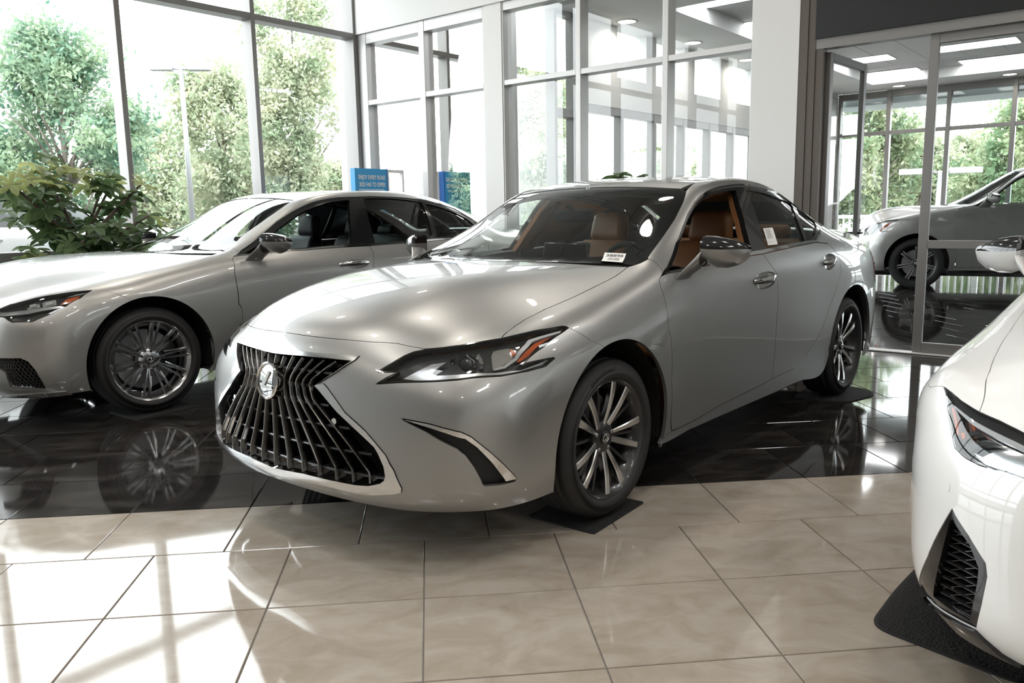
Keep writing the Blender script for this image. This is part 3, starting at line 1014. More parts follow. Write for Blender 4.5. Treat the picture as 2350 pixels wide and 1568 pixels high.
    panel(n, 'windscreen', ws, car_glass, root, join=True, step=.05, gap=.001, thick=0, lift=-.004)
    panel(n, 'cowl_panel', [A(9.95, 0), A(9.95, 1), A(9.95, 2), A(9.95, 2.7), A(10.5, 2.9), A(10.6, 2), A(10.5, 1), A(10.5, 0)], black_plastic, root, join=True, step=.03, gap=0, thick=0, lift=-.012)
    panel(n, 'rear_window', [A(18.15, 0), A(18.15, 1.5), A(18.25, 2.85), A(19, 2.9), A(20.0, 2.86), A(20.15, 1.5), A(20.15, 0)], gm, root, join=True, step=.06, gap=.002, thick=0, lift=-.004)
    # handles, mirrors, wheels, underside
    car_handle(n, R['fd'], R['h_f'], O['h_front'], ha * .97, paint, chrome)
    car_handle(n, R['rd'], R['h_r'], O['h_rear'], ha * .97, paint, chrome)
    for s in (1, -1):
        make_mirror(root, s, paint, black_gloss, *w['mirror'])
    for x in (0.0, xr):
        for s in (1, -1):
            make_wheel(w['style'], w['R'], w['T'], w['hw'], root, (x, s * w['track'], w['T'] + .0015), s, spin=w.get('spin', .25) + x, text=w.get('text'))
        wheel_well(root, x, az, ar + .007, .56, w['track'] + .095)
    MB().box((xr - .80, -.60, .19), (.62, .60, .235)).build('underbody', black_plastic, root)
    MB().box((xr + .43, -.86, .21), (-.44, .86, .26)).build('floor_pan', black_plastic, root)
    return R


def build_cabin(n, root, O, R, leather, side, dash_m, head_m, dx=0.0, dz=0.0, seat_z=.43):
    A = n.at
    for y in (.37, -.37):
        make_seat(root, -1.42 + dx, y, seat_z + dz, leather, side)
    xr = n.pose_xr
    B = MB(); rbox(B, (xr + .57, 0, .50 + dz), (.52, 1.35, .16), .06, -.1); rs = B.build('rear_seat', leather, root)
    B = MB(); rbox(B, (xr + .25, 0, .80 + dz), (.16, 1.30, .56), .06, -.42); B.build('rear_seat_back', leather, rs)
    for y in (.38, -.38):
        B = MB(); rbox(B, (xr + .08, y, 1.10 + dz), (.10, .26, .12), .04, -.3); B.build('rear_headrest', side, rs)
    P = []
    x0 = dx * .6
    for y in np.linspace(-.76, .76, 25):
        bz = .030 * math.exp(-((y - .37) / .22) ** 2)
        P.append([(x0 - .30 - .10 * abs(y), y, .98 + dz), (x0 - .46 - .06 * abs(y), y, 1.005 + dz), (x0 - .78, y, 1.00 + bz + dz), (x0 - .90, y, .975 + bz + dz), (x0 - .945, y, .92 + dz), (x0 - .93, y, .80 + dz), (x0 - .80, y, .60 + dz)])
    dsh = MB().grid(P).build('dashboard', dash_m, root)
    SW = Matrix.Translation((-1.02 + dx, .37, .93 + dz)) @ Matrix.Rotation(math.radians(-66), 4, 'Y')
    ringp = [tuple(SW @ Vector((.185 * math.cos(t), .185 * math.sin(t), 0))) for t in np.linspace(0, 2 * math.pi, 37)]
    sw = MB().tube(ringp, .0155, 8, caps=False).build('steering_wheel', dash_m, root)
    B = MB()
    for a in (0, math.pi, -math.pi / 2):
        B.tube([tuple(SW @ Vector((.05 * math.cos(a + 1.57), .05 * math.sin(a + 1.57), -.01))), tuple(SW @ Vector((.18 * math.cos(a + 1.57), .18 * math.sin(a + 1.57), 0)))], .014, 8)
    B.lathe([(0, .015), (.06, .010), (.075, -.02), (.05, -.06), (.04, -.2)], 20, SW)
    B.build('steering_hub', dash_m, sw)
    B = MB(); rbox(B, (-.92 + dx * .8, -.02, 1.045 + dz), (.03, .31, .12), .012, -.25); B.build('centre_screen', black_gloss, dsh)
    B = MB(); rbox(B, (-1.25 + dx, 0, .62 + dz), (.85, .24, .22), .04); B.build('centre_console', dash_m, root)
    mp = n.ev(np.array([A(13.05, 0)]))[0]
    B = MB(); rbox(B, (mp[0] - .10, 0, mp[2] - .062), (.035, .26, .075), .016, .15); rv = B.build('rear_view_mirror', black_plastic, root)
    MB().tube([(mp[0] - .10, 0, mp[2] - .05), (mp[0] - .07, 0, mp[2] - .012), (mp[0] - .04, 0, mp[2] - .006)], .012, 8).build('mirror_stalk', black_plastic, rv)
    for poly, objs in ((R['fdoor'], R['fd']), (R['rdoor'], R['rd'])):
        for o, d in zip(panel(n, 'door_trim', offset_poly(resample(poly, .05), .02), side, None, both=True, step=.08, gap=0, thick=0, lift=-.075), objs):
            o.parent = d
    panel(n, 'roof_lining', [A(13.75, 0), A(13.75, 2.9), A(15, 3.4), A(16.5, 3.5), A(18.3, 3.2), A(18.4, 2), A(18.4, 0)], head_m, root, join=True, step=.08, gap=0, thick=0, lift=-.03)
    panel(n, 'pillar_trim', O['a_seam'][::-1] + O['ws_side'][2:] + [A(14.6, 3.05), A(15.5, 3.05), A(17.5, 3.05), A(19, 3.05), A(20, 3.1), A(20, 4.6), A(19, 4.9)] + O['dlo_top'][::-1][2:-2], head_m, root, both=True, step=.05, gap=.004, thick=0, lift=-.028)
    if 'bpost' in O:
        panel(n, 'centre_pillar_trim', O['bpost'], side, root, both=True, step=.04, gap=0, thick=.03, lift=-.035)
    panel(n, 'parcel_shelf', [A(20.1, 0), A(20.1, 2.8), A(20.6, 2.6), A(20.9, 0)], dash_m, root, join=True, step=.08, gap=0, thick=0, lift=-.06)


def build_grille(n, root, O, ns, levels, frame_m, slat_m, bar_m, sl_w=.0042):
    """frame, dark backing, slats that follow the waist of the opening, crossbars"""
    g_out, g_in = O['g_out'], O['g_in']
    panel(n, 'grille_frame', g_out + g_in[::-1], frame_m, root, join=True, step=.016, gap=.0005, thick=.03, lift=.006)
    gr = panel(n, 'grille', g_in, dark_void, root, join=True, step=.05, gap=-.01, thick=0, lift=-.085)
    gp = np.array(g_in)
    (ut, vt), (uw, vw), (ub, vb) = (g_in[k] for k in O['g_idx'])
    def wid(u):
        return np.interp(u, [ub - .3, ub, uw - .05, uw, uw + .02, ut], [vb * 1.02, vb * .985, vw * 1.10, vw * .99, vw * 1.03, vt * .97])
    us = np.linspace(gp[:, 0].min(), gp[:, 0].max(), 70)
    for k in range(ns):
        q = np.array([(u, (k / ns) * wid(u)) for u in us])
        q = q[inside(q + [0, 1e-6], gp)]
        if len(q) < 4: continue
        rows = blade(n, q, sl_w, -.003, -.055, 1.5)
        MB().grid(rows, smooth=False).build('slat', slat_m, gr, auto=35)
        if k: MB().grid([[(p[0], -p[1], p[2]) for p in r][::-1] for r in rows], smooth=False).build('slat', slat_m, gr, auto=35)
    for f in levels:
        u = gp[:, 0].min() + (gp[:, 0].max() - gp[:, 0].min()) * f
        q = np.array([(u, v) for v in np.linspace(0, wid(u), 40)])
        q = q[inside(q + [0, 1e-6], gp)]
        if len(q) < 4: continue
        P, N = n.ev(q), n.nrm(q)
        rows = [[tuple(p + nn_ * d + np.array([0, 0, h])) for d, h in ((-.060, -.005), (-.020, -.005), (-.018, 0), (-.020, .005), (-.060, .005))] for p, nn_ in zip(P, N)]
        MB().grid([[(p[0], -p[1], p[2]) for p in r] for r in rows[:0:-1]] + rows, smooth=False).build('crossbar', bar_m, gr, auto=35)
    return gr


def build_emblem(n, root, c, r, back):
    P, N = n.ev(np.array([c]))[0], n.nrm(np.array([c]))[0]
    z, y = Vector(N), Vector((0, 1, 0))
    up = z.cross(y).normalized()
    if up.z < 0: up = -up
    M = Matrix(((y.x, up.x, z.x, P[0]), (y.y, up.y, z.y, P[1]), (y.z, up.z, z.z, P[2]), (0, 0, 0, 1)))
    e = MB().lathe([(0, .020), (r * .7, .019), (r * .87, .015)], 48, M).build('emblem', back, root, auto=60)
    MB().lathe([(r * .86, .010), (r * .86, .020), (r * .92, .024), (r * .99, .020), (r, .002), (r, -.04)], 48, M).build('emblem_ring', chrome, e, auto=40)
    k = r / .073
    Lp = [(.012, .038), (.022, .034), (-.004, -.010), (-.010, -.018), (.036, -.018), (.042, -.028), (-.026, -.030), (-.034, -.026), (-.030, -.014)]
    MB().prism([(x * k, y_ * k) for x, y_ in Lp], .021, .0245, M).build('emblem_letter', chrome, e)
    return e

# ---------------------------------------------------------------- the silver sedan in the middle
ES_POSE = (2.8019, 2.6493, 3.119574)
ES = setup_net(NET_ES, *ES_POSE)
ES.pose_xr = -2.87
es = empty('silver_sedan', (ES_POSE[0], ES_POSE[1], .008), ES_POSE[2])
tag(es, 'silver sedan with tan seats in the middle, stock number 38898 in its windscreen', 'car')
A = ES.at
HL = [(978, 805.6), (1060, 796), (1152, 781), (1260, 758), (1290, 752.4), (1300, 753.5), (1306, 757.6), (1248, 802), (1206, 836), (1204, 839), (1270, 825), (1274, 828), (1254, 846), (1210, 858), (1150, 869), (1050, 878), (950, 883), (862, 887), (890, 870), (912, 860), (868, 860), (870, 856), (900, 838), (930, 820), (950, 812), (970, 808)]
DLO = [(1516.6, 638), (1523, 626), (1551, 562), (1565, 529), (1578.4, 493.5), (1593.7, 467.5), (1610.6, 450.6), (1636.6, 436.9), (1667, 429), (1698, 426), (1728.5, 428.4), (1759, 436), (1790, 449), (1820.4, 466), (1851, 484), (1874, 501), (1889.4, 515), (1891.7, 521.9), (1883, 542.6), (1874, 558.6)]
GR_OUT = [(700, 812.5), (760, 818), (826, 822.6), (815, 833), (770, 862), (728, 888), (744, 886), (752, 895), (792, 951.5), (839, 994), (886, 1050), (905, 1085), (923, 1126), (921.5, 1134.8), (905, 1138.5), (846.7, 1140), (817, 1136), (773, 1124.6), (718, 1112)]
GR_IN = [(700, 823), (760, 829), (808, 834.5), (768, 861), (724.4, 890.5), (776, 951.5), (810, 983.7), (861, 1032), (868.7, 1045), (882, 1076), (885.6, 1096.7), (883, 1107), (874.6, 1114), (846.7, 1119.4), (817, 1117), (758.7, 1105.5), (700, 1091)]
VENT = [(917.5, 965), (987, 978.4), (1058.7, 997), (1082, 1008), (1130, 1047), (1173, 1088), (1185.6, 1101.7), (1184.7, 1107), (1180, 1110.7), (1148, 1118), (1114, 1121), (1108.7, 1117), (1103.4, 1104), (1089, 1077.6), (1069.4, 1050.8), (1051.6, 1036.5), (1005, 1013), (931.8, 973)]
OE = dict(
    headlight=ES.inv(HL, ur=(2, 9), vr=(0, 9)), hl_in=0, hl_mid=2, hl_out=6, seam_a=74, g_idx=(3, 5, 11), h_size=(.150, .042),
    hood_front=ES.inv([(940, 800), (910, 793), (850, 790), (760, 782), (700, 775)], ur=(4, 8), vr=(0, 5)),
    hood_c=centre_u(ES, 767.5, 5.2, 7),
    hood_side=ES.inv([(1441, 617), (1411.7, 638.8), (1370, 660), (1330, 680), (1250, 715), (1205, 738), (1180, 755), (1165, 766), (1152, 780.5)], ur=(5, 12), vr=(2, 6)),
    seam=ES.inv([(1306, 757.6), (1330, 769), (1353, 785)], ur=(4, 9), vr=(4, 9)),
    a_seam=ES.inv([(1487, 599), (1502, 604), (1519, 623.5)], ur=(9, 13), vr=(2, 6)),
    d_front=ES.inv([(1516.6, 639.4), (1513.4, 652.8), (1516.6, 666.8), (1526.8, 698.7), (1535, 760), (1540.7, 881), (1541.8, 993.7)], ur=(8, 14), vr=(4.5, 9)),
    belt_f=ES.inv([(1516.6, 639.4), (1574, 625), (1640, 609), (1722, 590), (1750, 585.5)], ur=(10, 19), vr=(4, 6)),
    belt_r=ES.inv([(1750, 585.5), (1805, 573), (1851, 563), (1874, 558.6)], ur=(13, 20), vr=(4, 6)),
    split=ES.inv([(1750, 585.5), (1783, 633), (1785.5, 690), (1781, 760), (1771.5, 873.6)], ur=(12, 20), vr=(4.5, 9)),
    d_bot_f=ES.inv([(1771.5, 873.6), (1659, 931.5), (1541.8, 993.7)], ur=(10, 19), vr=(6, 9)),
    d_bot_r=ES.inv([(1822, 849), (1771.5, 873.6)], ur=(12, 20), vr=(6, 9)),
    d_rear=ES.inv([(1874, 558.6), (1900, 562), (1926, 590), (1930, 625), (1915, 680), (1893, 740), (1868, 790), (1845, 825), (1822, 849)], ur=(14, 22), vr=(4, 9)),
    dlo_top=ES.inv(DLO, ur=(10, 21), vr=(3.2, 6)),
    ws_side=ES.inv([(1462, 612), (1477.5, 603.6), (1487, 594.5), (1517, 553), (1548, 507), (1568, 467), (1575.5, 441)], ur=(9.5, 15), vr=(2, 5)),
    roof_c=ES.inv([(1563, 436.4)], ur=(13, 16), vr=(2, 4)),
    g_out=[centre_u(ES, 806.5, 4, 6.2)] + ES.inv(GR_OUT, ur=(0, 6.5), vr=(0, 6)) + [centre_u(ES, 1094, 0, 3)],
    g_in=[centre_u(ES, 816.5, 4, 6.2)] + ES.inv(GR_IN, ur=(0, 6.5), vr=(0, 6)) + [centre_u(ES, 1077, 0, 3)],
    vent=ES.inv(VENT, ur=(0, 6), vr=(1, 9)),
    open_f=ES.inv([(1532, 626), (1560, 560), (1576, 515), (1594, 481), (1610.6, 463), (1629, 452), (1655, 444.5), (1682.6, 440), (1689.5, 439), (1698, 470.6), (1713, 527), (1722, 562), (1725.5, 582), (1640, 600), (1570, 617)], ur=(10, 20), vr=(3.5, 6)),
    gl_r=ES.inv([(1711.7, 437.6), (1744, 443), (1774.5, 452), (1797.5, 461.4), (1816, 469), (1830, 505), (1848.5, 556.5), (1805, 565), (1759, 574.7), (1744, 518), (1728.5, 470.6)], ur=(13, 21), vr=(3.5, 6)),
    gl_q=ES.inv([(1826, 474), (1843.4, 486), (1860, 498), (1871, 512), (1875.6, 524), (1871, 541), (1863, 550), (1853, 555.5), (1838, 508)], ur=(14, 21), vr=(3.5, 6)),
    bpost=ES.inv([(1690, 439), (1711, 438), (1728, 470), (1744, 518), (1759, 574), (1725, 582), (1713, 527), (1698, 470)], ur=(13, 20), vr=(3.5, 6)),
    h_front=ES.inv([(1757, 645)], ur=(11, 22), vr=(5, 8))[0], h_rear=ES.inv([(1903.5, 604)], ur=(11, 22), vr=(5, 8))[0],
)
paint = mat('silver_metallic_paint', (.37, .372, .368), .37, .80, 1.0, .012)
bsdf(paint).inputs['Coat IOR'].default_value = 1.62
ES_W = dict(xr=-2.87, az=.352, ar=.405, style='es', R=.2544, T=.3355, hw=.115, track=.788, mirror=(-.555, .893, .975, 1.0), text='BRIDGESTONE', sill=.235)
ER = build_body(ES, es, OE, paint, ES_W)
build_grille(ES, es, OE, 7, (.12, .28, .45, .60, .735, .87), satin, dark_chrome, dark_alloy)
build_emblem(ES, es, centre_u(ES, 878, 3, 6), .073, mat('emblem_mirror', (.42, .43, .44), .04, 1.0))
panel(ES, 'parking_sensor', circ(ES.inv([(1055, 955)], ur=(0, 6), vr=(2, 8))[0], .012), paint, es, both=True, step=.01, gap=0, thick=.004, lift=.0015)
gs = ES.inv([(763, 973)], ur=(0, 6), vr=(0, 5))[0]
panel(ES, 'grille_sensor', circ(gs, .011), satin, es, both=True, step=.01, gap=0, thick=.03, lift=-.008)
# air slit with bright blade in the bumper corner
panel(ES, 'bumper_vent', OE['vent'], black_plastic, es, both=True, step=.02, gap=-.004, thick=0, lift=-.026)
BL = [(917.5, 965), (987, 978.4), (1058.7, 997), (1082, 1008), (1130, 1047), (1173, 1088), (1185.6, 1101.7), (1183, 1106), (1160.6, 1110.7), (1155, 1102.6), (1130, 1070), (1094.4, 1033), (1067.6, 1014), (1023, 1000.8), (969, 983.8), (931.8, 972)]
panel(ES, 'vent_blade', ES.inv(BL, ur=(0, 6), vr=(1, 9)), chrome, es, both=True, step=.012, gap=.002, thick=.025, lift=.001)
# head lamps
hlp = OE['headlight']
hb = panel(ES, 'headlight', hlp, lamp_grey, es, both=True, step=.03, gap=-.004, thick=0, lift=-.035)
DRL = [(1290, 760), (1288, 765), (1224, 785), (1216, 796), (1190, 828), (1162, 848), (1136, 853), (1134, 850), (1158, 842), (1182, 824), (1206, 792), (1214, 781)]
STR = [(923, 872), (958, 852), (990, 836), (1024, 831), (996, 851), (990, 860), (1002, 863.5), (1138, 858), (1170, 854), (1200, 853), (1240, 838), (1262, 829), (1250, 841), (1178, 861), (1140, 867), (1050, 873.6), (950, 875)]
AMB = [(1268, 775), (1228, 790), (1218, 800), (1188, 834), (1198, 832), (1216, 820)]
TRN = [(1134, 803), (1170, 796), (1186, 800), (1188, 812), (1176, 826), (1152, 842), (1134, 848)]
AB2 = [(1172, 800), (1185, 804), (1187, 813), (1178, 818)]


def sub_panels(n, nm, poly, m, hosts, **kw):
    for o, h in zip(panel(n, nm, poly, m, None, both=True, **kw), hosts):
        o.parent = h


for nm, px, m, lf in (('daytime_light', DRL, drl_white, -.010), ('lower_strip', STR, lamp_silver, -.014), ('side_reflector', AMB, amber, -.012), ('turn_reflector', TRN, chrome, -.022), ('turn_bulb', AB2, amber, -.016)):
    sub_panels(ES, nm, ES.inv(px, ur=(2, 9), vr=(0, 9)), m, hb, step=.012, gap=0, thick=.012, lift=lf)
projector_m = mat('projector', (.10, .11, .12), .03, .4, 1.0)


def projectors(n, c, hosts, fw=(.93, .36, .05), k=1.0, depth=.030):
    P, N = n.ev(np.array([c]))[0], n.nrm(np.array([c]))[0]
    fw = Vector(fw).normalized()
    for s, h in zip((1, -1), hosts):
        zz = Vector((fw.x, s * fw.y, fw.z))
        xx = Vector((-zz.y, zz.x, 0)).normalized()
        yy = zz.cross(xx)
        o0 = Vector((P[0], s * P[1], P[2])) - Vector((N[0], s * N[1], N[2])) * depth
        M = Matrix(((xx.x, yy.x, zz.x, o0.x), (xx.y, yy.y, zz.y, o0.y), (xx.z, yy.z, zz.z, o0.z), (0, 0, 0, 1))) @ Matrix.Scale(k, 4)
        MB().lathe([(0, .022), (.014, .020), (.024, .013), (.031, .002)], 28, M).build('projector_lens', projector_m, h, auto=60)
        MB().lathe([(.031, -.004), (.032, .012), (.038, .010), (.040, -.004)], 6, M @ Matrix.Rotation(.52, 4, 'Z')).build('projector_ring', chrome, h, auto=30)
        for sg in (-1, 1):
            MB().lathe([(.050, .0), (.052, .012), (.064, .008), (.064, 0)], 8, M, -.75 + (0 if sg > 0 else math.pi), .75 + (0 if sg > 0 else math.pi)).build('projector_shroud', chrome, h, auto=30)


projectors(ES, ES.inv([(1073, 832)], ur=(2, 8), vr=(2, 8))[0], hb)
sub_panels(ES, 'lens', hlp, lens_glass, hb, step=.02, gap=.001, thick=0, lift=.0015)
sub_panels(ES, 'lens_border', resample(hlp, .012), black_gloss, hb, holes=[offset_poly(resample(hlp, .015), .008)], step=.012, gap=.001, thick=.02, lift=-.001)
# cabin
tan = mat('tan_leather', (.24, .098, .034), .5)
tan2 = mat('tan_leather_side', (.26, .11, .042), .55)
dash_m = mat('dark_dashboard', (.028, .032, .033), .55)
head_m = mat('headliner', (.30, .29, .27), .85)
build_cabin(ES, es, OE, ER, tan, tan2, dash_m, head_m)
# stock sticker on the windscreen and label on the rear side window
sk = ES.inv([(1388, 584), (1437, 586.5), (1428, 607), (1380, 603.5)], ur=(10, 13), vr=(0, 4))
st = panel(ES, 'stock_sticker', sk, white_paper, es, step=.03, gap=0, thick=0, lift=.001)


def bil(q, a, b):
    return q[0] * (1 - a) * (1 - b) + q[1] * a * (1 - b) + q[2] * a * b + q[3] * (1 - a) * b


def text_on(net, body, quad, m, parent, name='lettering', sx=.86, sy=.55, cx=.5, cy=.4, lift=.003, bold=.0):
    """flat lettering laid over a quad of domain points (top-left, top-right, bottom-right, bottom-left)"""
    me = text_mesh(body, 1.0, 0, bold)
    V = np.array([v.co[:] for v in me.vertices])
    lo, hi = V.min(0), V.max(0)
    q = np.array(quad)
    D = np.array([bil(q, cx + ((v[0] - lo[0]) / (hi[0] - lo[0]) - .5) * sx, cy - ((v[1] - lo[1]) / max(hi[1] - lo[1], 1e-6) - .5) * sy) for v in V])
    P = net.ev(D) + net.nrm(D) * lift
    for v, p in zip(me.vertices, P): v.co = p
    me.materials.clear()
    me.update()
    return link(name, me, m, parent)


text_on(ES, '38898', sk, print_ink, st, 'sticker_number', .80, .36, .5, .34, .0016, .012)
B = MB()
q_ = np.array(sk)
for k in range(26):
    x0 = .22 + .56 * k / 26
    if random.random() < .75:
        pts = np.array([bil(q_, a, b) for a, b in ((x0, .66), (x0 + random.choice((.006, .012, .017)), .66), (x0 + .012, .86), (x0, .86))])
        B.add(ES.ev(pts) + ES.nrm(pts) * .0016, [(0, 1, 2, 3)])
B.build('sticker_barcode', faint_ink, st)
lb = ES.inv([(1754, 526), (1776, 524), (1788, 562.5), (1766, 565)], ur=(13, 20), vr=(3.5, 6))
lbo = panel(ES, 'window_label', lb, white_paper, es, step=.03, gap=0, thick=0, lift=-.009)
B = MB()
q_ = np.array(lb)
for k in range(13):
    b0 = .07 + .045 * k + (.2 if k > 11 else 0)
    a1 = random.uniform(.55, .85)
    pts = np.array([bil(q_, a, b) for a, b in ((.14, b0), (a1, b0), (a1, b0 + .018), (.14, b0 + .018))])
    B.add(ES.ev(pts) - ES.nrm(pts) * .0082, [(0, 1, 2, 3)])
B.build('label_print', faint_ink, lbo)
# ---------------------------------------------------------------- the long silver saloon on the left
def warp(cols, low, up, zmap, ys, z0=.95, z1=1.15):
    """stretch a control net: x by two maps (sill level, roof level) blended by height, z by a map, y by a factor"""
    out = []
    for col in cols:
        o = []
        for (x, y, z) in col:
            a = np.interp(-x, [-k for k, _ in low], [v for _, v in low])
            b = np.interp(-x, [-k for k, _ in up], [v for _, v in up])
            t = min(max((z - z0) / (z1 - z0), 0), 1)
            t = t * t * (3 - 2 * t)
            o.append((a + (b - a) * t, y * ys, float(np.interp(z, [k for k, _ in zmap], [v for _, v in zmap]))))
        out.append(o)
    return out


LS_LOW = [(1.05, 1.02), (.5, .50), (.41, .42), (0, 0), (-.41, -.42), (-.46, -.60), (-1.3, -1.45), (-1.7, -1.95), (-2.46, -2.70), (-2.87, -3.125), (-3.28, -3.54), (-4.0, -4.27)]
LS_UP = [(1.05, 1.02), (0, 0), (-.2, -.30), (-.46, -.62), (-1.24, -1.43), (-1.7, -2.05), (-2.6, -3.15), (-3.3, -3.75), (-4.0, -4.27)]
NET_LS = warp(NET_ES, LS_LOW, LS_UP, [(0, 0), (.352, .362), (.76, .78), (1.0, 1.0), (1.05, 1.045), (1.46, 1.492)], 1.02)
LS_POSE = (2.636, 6.093, math.radians(176.5))
LS = setup_net(NET_LS, *LS_POSE)
LS.pose_xr = -3.125
ls = empty('long_saloon', (LS_POSE[0], LS_POSE[1], .008), LS_POSE[2])
tag(ls, 'long silver saloon with black seats and many-spoked wheels behind on the left', 'car')
OL = {k: (transfer(v, ES, LS) if isinstance(v, list) else v) for k, v in OE.items()}
for k in ('hood_c', 'h_front', 'h_rear'): OL[k] = transfer([OE[k]], ES, LS)[0]
LHL = [(-90, 716), (-40, 716), (0, 712), (24, 702), (65, 691.5), (130, 678.5), (173, 672), (212, 668.8), (186, 687), (152, 706.7), (119, 724), (73.7, 742.5), (28, 743.6), (19.5, 739), (8.7, 731.6), (0, 730.6), (-40, 727), (-90, 724)]
OL.update(
    headlight=LS.inv(LHL, ur=(2, 9), vr=(0, 9)), hl_in=0, hl_mid=4, hl_out=7, h_size=(.150, .036),
    hood_side=LS.inv([(487, 588.4), (456.4, 603.7), (422, 611), (360, 622), (290, 637), (215, 653), (150, 669), (105, 681), (65, 691)], ur=(5, 12), vr=(2, 6)),
    hood_front=LS.inv([(-120, 716), (-170, 712)], ur=(4, 8), vr=(0, 5)),
    seam=LS.inv([(212, 668.8), (240, 671), (265.7, 677)], ur=(4, 9), vr=(4, 9)),
    a_seam=LS.inv([(529.7, 571), (540, 575), (547, 578.5)], ur=(9, 13), vr=(2, 6)),
    d_front=LS.inv([(535.7, 592), (533, 598), (538.4, 626.6), (544, 659), (548, 700), (552, 760), (555, 840), (556, 885)], ur=(8, 14), vr=(4.5, 9)),
    belt_f=LS.inv([(535.7, 592), (604.7, 585), (698, 576.7), (806, 568.5), (847.6, 566.5)], ur=(10, 19), vr=(4, 6)),
    belt_r=LS.inv([(847.6, 566.5), (974.5, 556.8), (1040, 551), (1100, 546)], ur=(13, 20), vr=(4, 6)),
    split=LS.inv([(847.6, 566.5), (857.4, 583.7), (858, 609.6), (857, 660), (852, 740), (846, 812)], ur=(12, 20), vr=(4.5, 9)),
    d_bot_f=LS.inv([(846, 812), (700, 850), (556, 885)], ur=(10, 19), vr=(6, 9)),
    d_bot_r=LS.inv([(985, 773), (846, 812)], ur=(12, 20), vr=(6, 9)),
    d_rear=LS.inv([(1100, 546), (1122, 560), (1130, 590), (1120, 640), (1090, 690), (1050, 730), (1012, 758), (985, 773)], ur=(14, 22), vr=(4, 9)),
    dlo_top=LS.inv([(535.7, 591), (551.8, 577), (593, 544.4), (632, 512), (661, 492.6), (696.6, 473), (732, 460.4), (768, 454), (817.7, 451.5), (880.8, 451), (951, 457), (1009.6, 468.5), (1044.7, 481), (1072.8, 497), (1098, 516), (1108, 530), (1100, 546)], ur=(10, 21), vr=(3.2, 6)),
    ws_side=LS.inv([(500, 583), (515, 577), (529.7, 569), (558.6, 540.7), (613, 503), (647, 479.4), (676, 461)], ur=(9.5, 15), vr=(2, 5)),
    roof_c=[LS.at(14.02, 2.85)],
    open_f=LS.inv([(560, 584), (607, 551), (643, 523), (678.7, 498), (714.5, 480), (750, 467.5), (786, 462), (802, 461), (804, 501.5), (805.6, 562), (696.6, 571), (607, 580)], ur=(10, 20), vr=(3.5, 6)),
    gl_r=LS.inv([(834, 457.5), (900, 457.5), (951, 463), (968, 467), (992, 540), (984, 551), (862, 561.5), (848, 510)], ur=(13, 21), vr=(3.5, 6)),
    gl_q=LS.inv([(977, 469.5), (1009.6, 477), (1044, 489), (1075, 505), (1090, 520), (1085, 538), (1004, 547)], ur=(14, 21), vr=(3.5, 6)),
    bpost=LS.inv([(804, 458), (834, 457.5), (848, 510), (862, 561), (806, 565)], ur=(13, 20), vr=(3.5, 6)),
    h_front=LS.inv([(816, 607)], ur=(11, 22), vr=(5, 8))[0],
    vent=LS.inv([(-30, 826), (0, 826), (47.7, 826), (65, 833.5), (82, 854), (97.5, 880), (106, 896), (26, 892), (13, 858.5), (0, 850), (-30, 842)], ur=(0, 6), vr=(0, 9)),
)
paint_ls = mat('warm_silver_paint', (.41, .405, .392), .37, .80, 1.0, .012)
bsdf(paint_ls).inputs['Coat IOR'].default_value = 1.62
LS_W = dict(xr=-3.125, az=.362, ar=.418, style='ls', R=.271, T=.352, hw=.118, track=.796, mirror=(-.735, .905, .985, 1.0), sill=.235, glass=tint_glass, spin=.1)
LR = build_body(LS, ls, OL, paint_ls, LS_W)
build_grille(LS, ls, OL, 9, (.2, .4, .6, .8), satin, dark_chrome, dark_alloy)
build_emblem(LS, ls, LS.at(4.2, 0), .075, MATS['emblem_mirror'])
lhb = panel(LS, 'headlight', OL['headlight'], lamp_grey, ls, both=True, step=.03, gap=-.004, thick=0, lift=-.035)
for nm, px, m, lf in (('silver_strip', [(-60, 722), (0, 718.5), (60, 713), (140, 703.5), (147, 707), (60, 722), (0, 727), (-60, 727)], lamp_silver, -.012),
                      ('led_unit', [(56, 700), (58, 697), (90, 691), (91, 705), (60, 711)], chrome, -.018), ('led_unit', [(95, 695), (97, 692), (127, 687), (129, 700), (97, 706)], chrome, -.018),
                      ('led_lens', [(66, 700), (82, 696.5), (82, 703), (66, 707)], drl_white, -.014), ('led_lens', [(104, 695.5), (120, 691.5), (120, 698), (104, 702)], drl_white, -.014),
                      ('side_reflector', [(139, 701), (152, 688), (184, 680.7), (178, 687), (158, 698)], amber, -.010),
                      ('top_strip', [(152, 683), (175, 676), (200, 671), (196, 674), (172, 680)], lamp_silver, -.012)):
    sub_panels(LS, nm, LS.inv(px, ur=(2, 9), vr=(0, 9)), m, lhb, step=.012, gap=0, thick=.012, lift=lf)
sub_panels(LS, 'lens', OL['headlight'], lens_glass, lhb, step=.02, gap=.001, thick=0, lift=.0015)
sub_panels(LS, 'lens_border', resample(OL['headlight'], .012), black_gloss, lhb, holes=[offset_poly(resample(OL['headlight'], .015), .007)], step=.012, gap=.001, thick=.02, lift=-.001)
